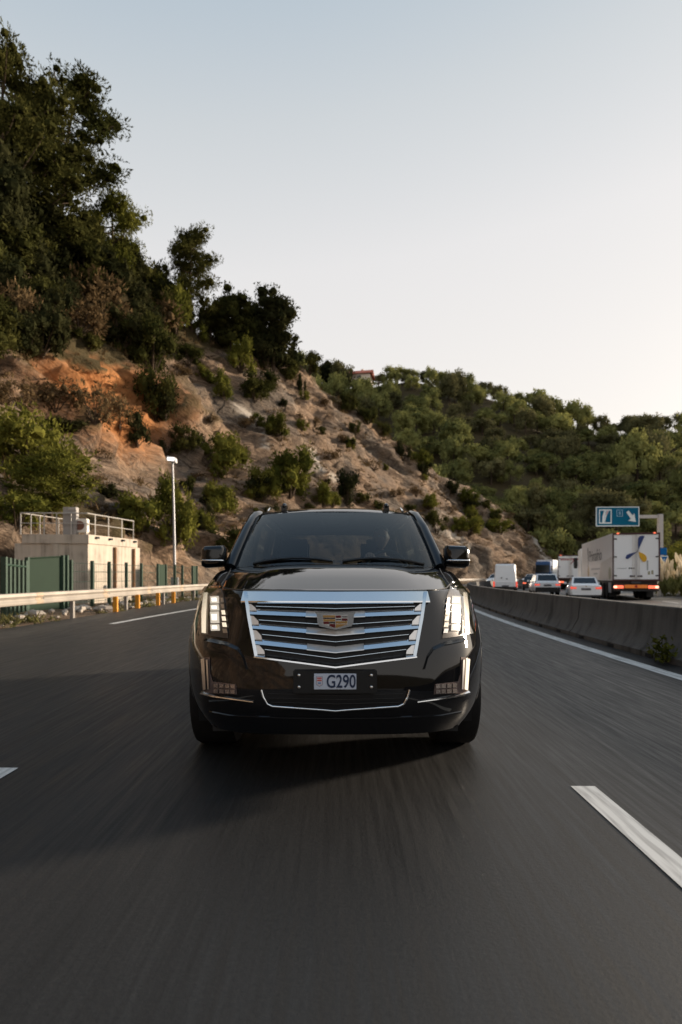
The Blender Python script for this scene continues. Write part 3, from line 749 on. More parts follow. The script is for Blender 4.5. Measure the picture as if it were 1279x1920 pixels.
# house on the skyline
hp = far_point(662, .97); hz = px2w(0, 716, hp.y).z
house = empty('house', (hp.x, hp.y, hz-1.0), radians(-12), 'house with a red tiled roof peeping over the skyline between cliff and wood', 'house')
house.scale = (1.45, 1.2, 1.0)
b_ = MB(); b_.box((-5.2, -3.5, 0), (5.2, 3.5, 2.7)); b_.build('wall', mat('house_plaster', (.72, .62, .52), .8, var=.06), house)
RT = mat('roof_tiles', (.50, .13, .065), .8, var=.3, scale=3)
b_ = MB(); b_.prism([(-4.3, 0), (4.3, 0), (0, 2.7)], (-5.8, 0, 2.71), (0, 1, 0), (0, 0, 1), (11.6, 0, 0)); b_.build('roof', RT, house)
b_ = MB()
b_.box((-3.2, -3.55, 1.0), (-2.0, -3.5, 2.1)); b_.build('window', mat('dark_pane', (.03, .035, .04), .1), house)
b_ = MB(); b_.box((1.6, -3.55, 1.0), (2.8, -3.5, 2.1)); b_.build('window', mat('dark_pane', (0,0,0)), house)
b_ = MB(); b_.box((2.2, .8, 4.5), (2.9, 1.5, 6.3)); b_.build('chimney', mat('house_plaster', (0,0,0)), house)

# ------------------------------------------------------------------ loose growth nobody could count
def scatter(name, pts, leafmat, size, seed, k=14):
    blobs = [(p, (s, s, s*.8)) for p, s in pts]
    me = leaf_mesh(name, blobs, 0, size, leafmat, seed, core=0) if False else None
    rng = np.random.default_rng(seed); V = []; Fc = []; T = []
    for (p, s) in pts:
        tone = rng.uniform(0, .7)
        for i in range(k):
            d = rng.normal(size=3); d[2] = abs(d[2])+.3; d /= np.linalg.norm(d)
            w = np.cross(d, rng.normal(size=3)); w *= .09*s/np.linalg.norm(w)
            b0 = np.array(p)+rng.normal(size=3)*[.28*s, .28*s, .03]; L_ = s*rng.uniform(.5, 1.1)
            o = len(V); V += [(b0-w).tolist(), (b0+w).tolist(), (b0+d*L_+w*.2).tolist()]; Fc.append((o, o+1, o+2)); T += [tone]*3
    me = bpy.data.meshes.new(name); me.from_pydata(V, [], Fc); me.materials.append(leafmat)
    at = me.attributes.new('tone', 'FLOAT', 'POINT'); at.data.foreach_set('value', T); me.update()
    return struct(link(name, me), 'stuff')
pts = []; R = random.Random(3)
for i in range(5200):
    y = R.uniform(24, 118); rd, rh, td, th = cut_at(y); d = R.uniform(0.5, td+3)
    q = hill_point(y, d)
    if noise.noise(q[0]*.12) > -.05: pts.append((q[0], R.uniform(.2, .75)))
scatter('dry_grass', pts, LEAF_DRY, .2, 9)
pts = []
for i in range(900):
    y = R.uniform(6, 70); d = R.uniform(rail_off(y)-2.6, rail_off(y)+.25); p = lat(y, d); 
    if noise.noise(Vector((p.x*.5, p.y*.3, 0))) > -.02: pts.append(((p.x, p.y, 0), R.uniform(.12, .32)))
scatter('roadside_weeds', pts, foliage('weed_leaves', (.06, .07, .02), (.16, .14, .06)), .2, 12, 12)
def rubble(name, n, m):
    b = MB(); R = random.Random(17)
    for i in range(n):
        y = R.uniform(8, 45); p = lat(y, R.uniform(rail_off(y)-2.2, rail_off(y)-.1)); s = R.uniform(.03, .13)*(1 if R.random() < .85 else 2)
        b.sphere((p.x, p.y, s*.2), (s*R.uniform(.7, 1.6), s, s*.6), 6, 4, lambda q, d: q*R.uniform(.75, 1.15))
    return struct(b.build(name, m), 'stuff')
rubble('rubble', 160, mat('pale_stone', (.36, .31, .26), .9, var=.3))
# ================================================================== the black SUV
PAINT_BLK = mat('black_car_paint', (.006, .006, .007), rough=.04, spec=.5, coat=0.0, var=.15, scale=3)
TRIM_BLK = mat('black_trim', (.012, .012, .012), rough=.42, spec=.4, var=.2, scale=20)
PAINT_BLK.node_tree.nodes['Principled BSDF'].inputs['IOR'].default_value = 1.52
GLOSS_BLK = mat('piano_black', (.005, .005, .005), rough=.08, spec=.5, var=.1)
MESH_BLK = mat('grille_mesh', (.008, .008, .009), rough=.5, spec=.3, var=.3, scale=60)
CHROME = mat('chrome', (.78, .80, .82), rough=.12, metal=1, var=.04, scale=8)
SATIN = mat('satin_silver', (.72, .70, .68), rough=.34, metal=1, var=.05, scale=9)
RUBBER = mat('tyre_rubber', (.014, .013, .013), rough=.8, spec=.2, var=.3, scale=30)
ALLOY = mat('alloy_rim', (.45, .45, .46), rough=.25, metal=1, var=.1)
LED = mat('led_light', (.25, .23, .2), rough=.3, emit=(1.0, .88, .72), estr=.10)
CORE = mat('led_core', (.9, .9, .85), rough=.3, emit=(1.0, .95, .85), estr=.25)
LED2 = mat('led_light_strip', (.25, .22, .17), rough=.3, emit=(1.0, .84, .62), estr=.17)
LAMP_IN = mat('lamp_reflector', (.09, .075, .065), rough=.35, metal=.3, var=.3, scale=25)
FOG_IN = mat('fog_lamp_glass', (.16, .12, .11), rough=.15, metal=.3, var=.5, scale=30)
FOG_CELL = mat('fog_cell', (.42, .36, .33), rough=.25, metal=.8, var=.4, scale=30)
WIND = glass('windscreen_glass', (.36, .42, .44), f0=.07)
PRIV = glass('tinted_side_glass', (.11, .12, .12))
LENS = glass('lamp_lens', (.93, .93, .93), .02, .012)
LEATHER = mat('dark_leather', (.028, .027, .027), rough=.6, var=.2)

Y0 = 3.35
suv = empty('suv', (.003, Y0, 0), 0, 'big black SUV with a chrome slatted grille and lit headlamps in the middle lane', 'suv')

def cr(P, n):            # Catmull-Rom through rows of numpy points
    P = [np.array(p, float) for p in P]; out = []
    for i in range(len(P)-1):
        p0 = P[max(i-1, 0)]; p1 = P[i]; p2 = P[i+1]; p3 = P[min(i+2, len(P)-1)]
        if i == 0: p0 = 2*p1-p2
        if i == len(P)-2: p3 = 2*p2-p1
        for k in range(n):
            t = k/n
            out.append(.5*((2*p1)+(-p0+p2)*t+(2*p0-5*p1+4*p2-p3)*t*t+(-p0+3*p1-3*p2+p3)*t**3))
    out.append(P[-1]); return out
SIDE_Y = [(1.02, 1.5), (1.02, 2.2), (1.02, 3.6), (1.0, 4.5), (.955, 4.93), (.80, 5.11), (.40, 5.17), (0, 5.18)]
ROWS = [  # z, half-width factor, front outline P0..P8
    (.295, .93, [(0, .07), (.3, .08), (.5, .11), (.60, .155), (.70, .24), (.765, .36), (.815, .53), (.865, .75), (.915, 1.0)]),
    (.37, .965, [(0, .035), (.3, .045), (.5, .075), (.62, .125), (.745, .225), (.815, .355), (.875, .52), (.925, .73), (.965, .97)]),
    (.50, .99, [(0, .0), (.3, .012), (.5, .045), (.62, .095), (.75, .195), (.83, .325), (.9, .5), (.965, .72), (1.0, .95)]),
    (.70, 1.0, [(0, .02), (.3, .035), (.5, .07), (.62, .115), (.75, .21), (.835, .335), (.905, .5), (.97, .72), (1.01, .95)]),
    (.80, 1.0, [(0, .04), (.3, .057), (.5, .097), (.62, .148), (.75, .255), (.838, .385), (.905, .55), (.965, .75), (1.005, .97)]),
    (.90, .993, [(0, .06), (.3, .08), (.5, .125), (.62, .185), (.745, .305), (.828, .44), (.893, .6), (.947, .78), (.988, 1.0)]),
    (1.02, .975, [(0, .09), (.3, .11), (.5, .16), (.61, .225), (.72, .355), (.80, .50), (.866, .655), (.918, .825), (.962, 1.02)]),
    (1.09, .955, [(0, .125), (.3, .145), (.5, .195), (.60, .265), (.695, .405), (.768, .56), (.833, .715), (.885, .88), (.932, 1.06)]),
]
BASE_F = [(0, 1.45), (.25, 1.46), (.45, 1.49), (.55, 1.52), (.64, 1.55), (.72, 1.58), (.78, 1.62), (.83, 1.66), (.88, 1.72)]
BASE_S = [(.89, 1.9), (.89, 2.4), (.89, 3.6), (.88, 4.5), (.85, 4.87), (.75, 5.02), (.4, 5.08), (0, 5.09)]
NT = 5
rows3 = []
for z, w, fr in ROWS:
    rows3.append(np.array(cr([(x, y, z) for x, y in fr]+[(x*w, y, z) for x, y in SIDE_Y], NT)))
base = np.array(cr([(x, y, 1.272-.03*(x/.88)**2) for x, y in BASE_F]+[(x, y, 1.245) for x, y in BASE_S], NT))
T = rows3[-1]; prev = rows3[-2]
top = []
for f, g in ((.03, .06), (.08, .145), (.16, .28), (.28, .48), (.45, .72), (.65, .86), (.85, .95), (1.0, 1.0)):
    R_ = T+(base-T)*np.array([f, f, g])[None, :]
    # power dome: a slightly raised middle panel
    front = np.clip((1.45-T[:, 1])/.6, 0, 1)
    R_[:, 2] += .018*np.sin(pi*min(1, f*1.05))*np.clip(1-(np.abs(R_[:, 0])/.52)**6, 0, 1)*front
    top.append(R_)
allrows = rows3+top
nt_ = len(T); dense = []
for j in range(nt_): dense.append(cr([r[j] for r in allrows], 3))
nr = len(dense[0])
V = []; Fc = []
for sgn in (1, -1):
    o = len(V)
    for j in range(nt_):
        for i in range(nr): p = dense[j][i]; V.append((sgn*p[0], p[1], p[2]))
    for j in range(nt_-1):
        for i in range(nr-1):
            q = (o+j*nr+i, o+(j+1)*nr+i, o+(j+1)*nr+i+1, o+j*nr+i+1); Fc.append(q if sgn > 0 else q[::-1])
BV = BVHTree.FromPolygons(V, Fc)
AX = [(1.05, .405), (3.98, .405)]
def in_arch(q):
    c = [sum(V[i][k] for i in q)/len(q) for k in range(3)]
    return abs(c[0]) > .72 and c[2] < .95 and any((c[1]-a)**2+(c[2]-b)**2 < .455**2 for a, b in AX)
bodyF = [q for q in Fc if not in_arch(q)]
me = bpy.data.meshes.new('body'); me.from_pydata(V, [], bodyF); me.materials.append(PAINT_BLK)
bm = bmesh.new(); bm.from_mesh(me); bmesh.ops.remove_doubles(bm, verts=bm.verts, dist=.0005); bmesh.ops.recalc_face_normals(bm, faces=bm.faces); bm.to_mesh(me); bm.free()
me.polygons.foreach_set('use_smooth', [True]*len(me.polygons)); me.set_sharp_from_angle(angle=radians(40))
body = link('body', me, suv)
ub = MB(); ub.box((-.72, .25, .27), (.72, 5.0, .42)); ub.box((-.95, 1.5, .30), (.95, 3.45, .45)); ub.build('underbody', TRIM_BLK, suv)

CO = Vector((0, -Y0, EYE))
def surf(o, py, off=0.0):
    d = Vector((o/F, 1, -(py-HZ)/F)).normalized()
    h = BV.ray_cast(CO, d)
    if h[0] is None:
        p = CO+d*(Y0+.8)/d.y; h = BV.find_nearest(p)
    n = h[1]
    if n.dot(d) > 0: n = -n
    return h[0]+n*off, n
def patch(name, poly, m, parent, off=.004, th=.012, cuts=2, mirror=False):
    """a panel lying on the body: outline given in the front view, thickness going inwards."""
    bm = bmesh.new(); vs = [bm.verts.new((a, b, 0)) for a, b in poly]; f = bm.faces.new(vs)
    for _ in range(cuts):
        bmesh.ops.triangulate(bm, faces=bm.faces)
        ed = [e for e in bm.edges if e.calc_length() > 5]
        if ed: bmesh.ops.subdivide_edges(bm, edges=ed, cuts=1)
    bmesh.ops.triangulate(bm, faces=bm.faces)
    for v in bm.verts: v.co, _n = surf(v.co.x, v.co.y, off)
    bmesh.ops.recalc_face_normals(bm, faces=bm.faces)
    if sum((f.normal.y*f.calc_area() for f in bm.faces)) > 0: bmesh.ops.reverse_faces(bm, faces=bm.faces)
    r = bmesh.ops.extrude_face_region(bm, geom=list(bm.faces))
    nv = [g for g in r['geom'] if isinstance(g, bmesh.types.BMVert)]
    for v in nv: v.co += Vector((0, th, 0))
    bmesh.ops.recalc_face_normals(bm, faces=bm.faces)
    if mirror:
        for v in bm.verts: v.co.x *= -1
        bmesh.ops.reverse_faces(bm, faces=bm.faces)
    me = bpy.data.meshes.new(name); bm.to_mesh(me); bm.free(); me.materials.append(m)
    me.polygons.foreach_set('use_smooth', [True]*len(me.polygons)); me.set_sharp_from_angle(angle=radians(35))
    return link(name, me, parent)
def dens(pts, n=6):
    out = []
    for a, b in zip(pts, pts[1:]):
        out += [(a[0]+(b[0]-a[0])*k/n, a[1]+(b[1]-a[1])*k/n) for k in range(n)]
    return out+[pts[-1]]
def bar(name, pts, h, m, parent, depth=.03, off=.0, slope=.45, n=6, hs=None, mirror=False, mid=None):
    """a slat following the body: sloped top face, blunt nose. h: height in photo px."""
    P = dens(pts, n); k = len(P); b = MB(); L_ = []
    for i, (o, y) in enumerate(P):
        hh = h if hs is None else hs[0]+(hs[1]-hs[0])*i/(k-1)
        p, nn = surf(o, y, off); s = (p.y+Y0)/F; H = hh*s
        fw = Vector((nn.x*.6, -1, 0)).normalized(); up = Vector((0, 0, 1))
        L_.append([p+up*H*.5, p+fw*depth+up*H*(.5-slope), p+fw*depth*1.05-up*H*.42, p+fw*depth*.9-up*H*.5, p-up*H*.5])
    if mirror: L_ = [[Vector((-q.x, q.y, q.z)) for q in l] for l in L_]
    n_ = 5; V_ = [q for l in L_ for q in l]
    Fq = [(i*n_+j, i*n_+(j+1) % n_, (i+1)*n_+(j+1) % n_, (i+1)*n_+j) for i in range(k-1) for j in range(n_)]
    Fq += [tuple(range(n_-1, -1, -1)), tuple((k-1)*n_+j for j in range(n_))]
    b.add(V_, Fq); return b.build(name, m, parent, 20)

# ---- grille
grille = patch('grille', [(-171, 1109), (171, 1109), (165, 1150), (149, 1229), (75, 1240), (0, 1249), (-75, 1240), (-149, 1229), (-165, 1150)], MESH_BLK, suv, .004, .02, 3)
def V_(l, c): return [(-l[0], l[1]), (0, c), (l[0], l[1])]
bar('top_bar', [(-173, 1119.5), (0, 1120.5), (173, 1119.5)], 22, CHROME, grille, .034, slope=.8, n=10)
for l, c, cw in (((160, 1146.5), 1153, 55), ((154, 1173), 1186, 54), ((149, 1202), 1218, 53)):
    fx = cw/l[0]; yc = c+(l[1]-c)*fx
    for s in (-1, 1): bar('grille_bar', [(s*l[0], l[1]), (s*cw, yc)], 10.5, CHROME, grille, .028, slope=.85, n=5)
    bar('grille_centre_bar', [(-cw, yc), (0, c), (cw, yc)], 12, SATIN, grille, .034, slope=.8, n=5)
for l, c in (((147, 1135.5), 1140), ((142, 1161), 1171), ((136, 1188), 1202), ((131, 1216), 1233)):
    bar('grille_slat', V_(l, c), 2.6, CHROME, grille, .022, slope=.6, n=6)
bar('bottom_bar', [(-150, 1228), (0, 1247.5), (150, 1228)], 8.5, CHROME, grille, .034, slope=.6, n=8)
for s in (-1, 1):
    # slanting side frame and the scalloped ends of the slats
    bar('side_frame', [(s*171.5, 1110), (s*163, 1160), (s*150.5, 1231)], 5, CHROME, grille, .034, n=8) if False else None
    pts_ = dens([(s*170.5, 1109), (s*163.5, 1158), (s*150, 1230)], 6)
    b = MB(); L_ = []
    for o, y in pts_:
        p, nn = surf(o, y, 0); q, _ = surf(o-s*5.5, y, 0); fw = Vector((0, -1, 0))
        L_.append([p, p+fw*.034, q+fw*.026, q])
    k = len(L_); b.add([q for l in L_ for q in l], [(i*4+j, i*4+(j+1) % 4, (i+1)*4+(j+1) % 4, (i+1)*4+j) for i in range(k-1) for j in range(4)]+[(3, 2, 1, 0), tuple((k-1)*4+j for j in range(4))])
    b.build('side_frame', CHROME, grille, 25)
    for y0, y1, xo in ((1133, 1146, 165), (1155, 1172, 160.5), (1182, 1200, 155), (1210, 1227, 150)):
        patch('slat_end', [(s*xo, y0), (s*(xo-9), y0+1), (s*(xo-18), (y0+y1)/2+2), (s*(xo-19), y1), (s*(xo-4), y1)], SATIN, grille, .018, .012, 1)
for o in (-108, -84, -55, -28, 0, 28, 55, 84, 108):
    pts_ = [surf(o, y, .004)[0] for y in (1131, 1160, 1190, 1215, 1240-abs(o)*.09)]
    b = MB(); b.tube(pts_, .0022, 5); b.build('mesh_rib', MESH_BLK, grille)

# ---- crest on the grille
cp, cn = surf(0, 1166, 0)
cs = (cp.y+Y0-.05)/F; cy = cp.y-.055
def cpt(a, y): return (a*cs, EYE-(y-HZ)*cs)
def plate_(name, poly, m, parent, y, th=.006):
    b = MB(); b.prism([cpt(a, q) for a, q in poly], (0, y, 0), (1, 0, 0), (0, 0, 1), (0, th, 0)); return b.build(name, m, parent)
crest = plate_('crest', [(-38, 1148), (38, 1148), (35, 1153), (33.5, 1168), (30, 1174), (0, 1181), (-30, 1174), (-33.5, 1168), (-35, 1153)], CHROME, suv, cy, .03)
plate_('shield', [(-24, 1153), (24, 1153), (23, 1171), (0, 1178), (-23, 1171)], mat('crest_silver', (.75, .75, .76), .25, metal=.8, var=.05), crest, cy-.003, .003)
GOLD = mat('crest_gold', (.50, .29, .10), .3, metal=.6, var=.1); RED = mat('crest_red', (.12, .005, .008), .25, var=.1); BLK_E = mat('crest_black', (.01, .01, .012), .25)
for poly, m in (([(-23, 1153.5), (-.6, 1153.5), (-.6, 1157.5), (-23, 1157.5)], GOLD), ([(-23, 1158.2), (-.6, 1158.2), (-.6, 1160), (-23, 1160)], BLK_E), ([(-22.5, 1160.6), (-.6, 1160.6), (-.6, 1165), (-22.5, 1165)], GOLD),
                ([(-22, 1165.5), (-12, 1165.5), (-12, 1169.6), (-22, 1169.6)], RED), ([(-11.5, 1166), (-.6, 1166), (-.6, 1168.6), (-11.5, 1168.6)], BLK_E), ([(-11, 1169.8), (-.6, 1169.8), (-.6, 1177), (-11, 1173.8)], RED),
                ([(.6, 1154), (10.5, 1154), (10.5, 1158), (.6, 1158)], RED), ([(12, 1155.6), (22.5, 1155.6), (22.5, 1157), (12, 1157)], BLK_E), ([(1, 1160.6), (11, 1160.6), (11, 1162.2), (1, 1162.2)], BLK_E), ([(12.5, 1159.5), (22.5, 1159.5), (22.5, 1163.6), (12.5, 1163.6)], RED),
                ([(.6, 1164.6), (22.3, 1164.6), (22, 1168.6), (.6, 1168.6)], GOLD), ([(.6, 1170), (22, 1170), (21.5, 1171), (.6, 1177.2)], GOLD)):
    plate_('crest_field', poly, m, crest, cy-.006, .0028)

# ---- number plate on its carrier
pp, _ = surf(0, 1278, 0); ps = (pp.y+Y0-.03)/F; py_ = pp.y-.045
def ppt(a, y): return Vector((a*ps, 0, EYE-(y-HZ)*ps))
def pbox(name, x0, y0, x1, y1, m, parent, ya, yb):
    a = ppt(x0, y1); b = ppt(x1, y0); k = MB(); k.box((a.x, ya, a.z), (b.x, yb, b.z)); return k.build(name, m, parent)
carrier = bevel(pbox('plate_carrier', -79, 1257, 78, 1300, TRIM_BLK, suv, py_, py_+.06), .006)
pb = bevel(pbox('number_plate', -40, 1262, 39, 1291.5, mat('plate_white', (.55, .60, .70), .35, var=.05), carrier, py_-.006, py_-.0005), .002)
NAVY = mat('plate_navy', (.015, .03, .075), .4)
o_ = ppt(10.5, 1277.5); text_part('plate_text', 'G290', NAVY, pb, (o_.x, py_-.0075, o_.z), (1, 0, 0), (0, 0, 1), .098, .002, width=54*ps, bold=.0014)
plate_poly = lambda poly, m, y: MB().prism([(ppt(a, q).x, ppt(a, q).z) for a, q in poly], (0, y, 0), (1, 0, 0), (0, 0, 1), (0, .0012, 0)).build('plate_emblem', m, pb)
plate_poly([(-36, 1267), (-23.5, 1267), (-23.5, 1282.5), (-29.7, 1286), (-36, 1282.5)], mat('emblem_line', (.20, .22, .30), .4), py_-.0073)
plate_poly([(-35.2, 1267.8), (-24.3, 1267.8), (-24.3, 1282), (-29.7, 1285), (-35.2, 1282)], mat('emblem_ground', (.60, .55, .60), .4), py_-.0087)
for y in (1269, 1273): plate_poly([(-34, y), (-25.5, y), (-25.5, y+2.2), (-34, y+2.2)], mat('emblem_red', (.55, .08, .07), .4), py_-.0101)
plate_poly([(-32.5, 1278), (-27, 1278), (-27, 1280.5), (-32.5, 1280.5)], mat('emblem_blue', (.12, .28, .50), .4), py_-.0101)
for a in (-68, 67):
    for y in (1265.5, 1287.5):
        c = ppt(a, y); b = MB(); b.sphere((c.x, py_-.001, c.z), (.009, .006, .009), 10, 6); b.build('bolt', SATIN, carrier, 60)

# ---- lamps and bumper details, both sides
for s in (-1, 1):
    hl = patch('headlight', [(s*a, y) for a, y in ((-246, 1112), (-240, 1104), (-213, 1105), (-208, 1120), (-200, 1197), (-225, 1194), (-252, 1188), (-250, 1150))], LAMP_IN, suv, .003, .02, 3)
    patch('running_light', [(s*a, y) for a, y in ((-245, 1113), (-238, 1112), (-240, 1150), (-241, 1188), (-248, 1187), (-248.5, 1150))], LED2, hl, .010, .010, 2)
    for y0, y1 in ((1119, 1132.5), (1134.5, 1145.5), (1147.5, 1169), (1171.5, 1183)):
        sh = (y0-1120)*.02
        lc = patch('lamp_cell', [(s*a, y) for a, y in ((-233+sh, y0+.5), (-217+sh, y0), (-216+sh, y1), (-232+sh, y1+.5))], LED, hl, .010, .010, 1)
        ym = (y0+y1)/2; hh_ = (y1-y0)*.26
        patch('lamp_core', [(s*a, y) for a, y in ((-229.5+sh, ym-hh_), (-220.5+sh, ym-hh_), (-220+sh, ym+hh_), (-229+sh, ym+hh_))], CORE, lc, .0125, .006, 1)
    for k in range(6):
        y0 = 1122+k*11.5; patch('lamp_facet', [(s*a, y) for a, y in ((-213+k*.6, y0), (-208.5+k*1.2, y0), (-207+k*1.3, y0+8), (-212+k*.7, y0+8))], LED2 if k in (2, 3, 4) else SATIN, hl, .009, .010, 1)
    patch('lamp_bezel', [(s*a, y) for a, y in ((-236, 1117), (-234, 1117), (-233.5, 1190), (-235.5, 1190))], GLOSS_BLK, hl, .013, .010, 1)
    patch('lens', [(s*a, y) for a, y in ((-247, 1112), (-240, 1103), (-212, 1104), (-206, 1120), (-199, 1198), (-225, 1195), (-253, 1189), (-251, 1150))], LENS, hl, .022, .002, 3)
    # bumper shoulder below the lamp
    bar('bumper_crease', [(s*-243, 1198), (s*-203, 1206.5), (s*-182, 1216), (s*-172, 1231), (s*-166, 1252)], 7, PAINT_BLK, suv, .020, slope=.9, n=5, hs=(6, 5))
    # lower lamp: upright light blade and the foot with four cells
    fl = patch('fog_light', [(s*a, y) for a, y in ((-253, 1238), (-239, 1236), (-231, 1290), (-186, 1283), (-184, 1303), (-249, 1303))][::1], FOG_IN, suv, .003, .015, 2) if False else None
    fl = patch('fog_light', [(s*a, y) for a, y in ((-251, 1234), (-235, 1232), (-234, 1262), (-229, 1278), (-186, 1283), (-184, 1302), (-232, 1300), (-246, 1297))], FOG_IN, suv, .003, .015, 3)
    patch('light_blade', [(s*a, y) for a, y in ((-248, 1236), (-242, 1235), (-239, 1292), (-244, 1294))], LED2 if s < 0 else SATIN, fl, .016, .012, 2)
    patch('light_blade', [(s*a, y) for a, y in ((-239.5, 1237), (-236.5, 1237), (-234, 1292), (-236.5, 1292))], SATIN, fl, .013, .012, 2)
    for a0 in (-226, -215.5, -205, -195):
        for y0 in (1281.5, 1291.5):
            yy = y0+(a0+226)*.05; patch('lamp_cell', [(s*a, y) for a, y in ((a0, yy), (a0+8, yy+.4), (a0+8, yy+7.5), (a0, yy+7))], FOG_CELL, fl, .010, .008, 0)
    bar('chrome_strip', [(s*-250, 1298), (s*-228, 1304), (s*-153, 1315)], 6, CHROME, suv, .016, slope=.4, n=5, hs=(6.5, 2.5))
    # hood gap, fender vent
    b = MB(); b.tube([surf(s*o, y, .001)[0] for o, y in dens([(172, 1107), (190, 1106), (208, 1103), (214, 1096), (206, 1085), (198, 1072), (195, 1064)], 4)], .004, 5); b.build('panel_gap', TRIM_BLK, suv)
low = patch('lower_intake', [(-134, 1295), (-150, 1294), (-126, 1324), (0, 1332), (126, 1324), (150, 1294), (134, 1295), (70, 1296), (-70, 1296)][0:1]+[(-126, 1322), (0, 1330), (126, 1322), (134, 1295), (70, 1297), (-70, 1297)], MESH_BLK, suv, .003, .01, 3)
b = MB(); b.tube([surf(o, y, .010)[0] for o, y in dens([(-138, 1293), (-134, 1307), (-127, 1319), (-117, 1323.5), (0, 1331.5), (117, 1323.5), (127, 1319), (134, 1307), (138, 1293)], 5)], .0065, 7); b.build('chrome_line', CHROME, low, 60)
bar('bumper_lip', [(-236, 1334), (-200, 1341), (-100, 1345), (0, 1346), (100, 1345), (200, 1341), (236, 1334)], 4, PAINT_BLK, suv, .006, slope=.5, n=5)
# slats of the lower grille
for k, y in enumerate((1303, 1311, 1319)):
    w = 126-3*k; bar('intake_slat', [(-w, y-3), (0, y), (w, y-3)], 1.6, TRIM_BLK, low, .008, n=6)

# ---- cabin
wb = [np.array((x, y, 1.274-.03*(x/.88)**2)) for x, y in cr([(0, 1.46), (.25, 1.47), (.45, 1.5), (.64, 1.56), (.78, 1.63), (.84, 1.69)], 3)]
wt = [np.array(p) for p in cr([(0, 2.30, 1.77), (.22, 2.305, 1.768), (.40, 2.32, 1.765), (.56, 2.35, 1.758), (.68, 2.39, 1.75), (.735, 2.42, 1.742)], 3)]
def full(c): return [np.array((-p[0], p[1], p[2])) for p in c[:0:-1]]+list(c)
wbF, wtF = full(wb), full(wt)
def panel(name, A, B, m, parent, bow=0.0, rows=8, th=.006, sm=40):
    G = []
    for r in range(rows+1):
        t = r/rows; G.append([Vector(a+(b-a)*t)+Vector((0, -.6, .8))*bow*4*t*(1-t) for a, b in zip(A, B)])
    b = MB(); b.grid(G); return b.build(name, m, parent, sm)
ws = panel('windscreen', wbF, wtF, WIND, suv, .022)
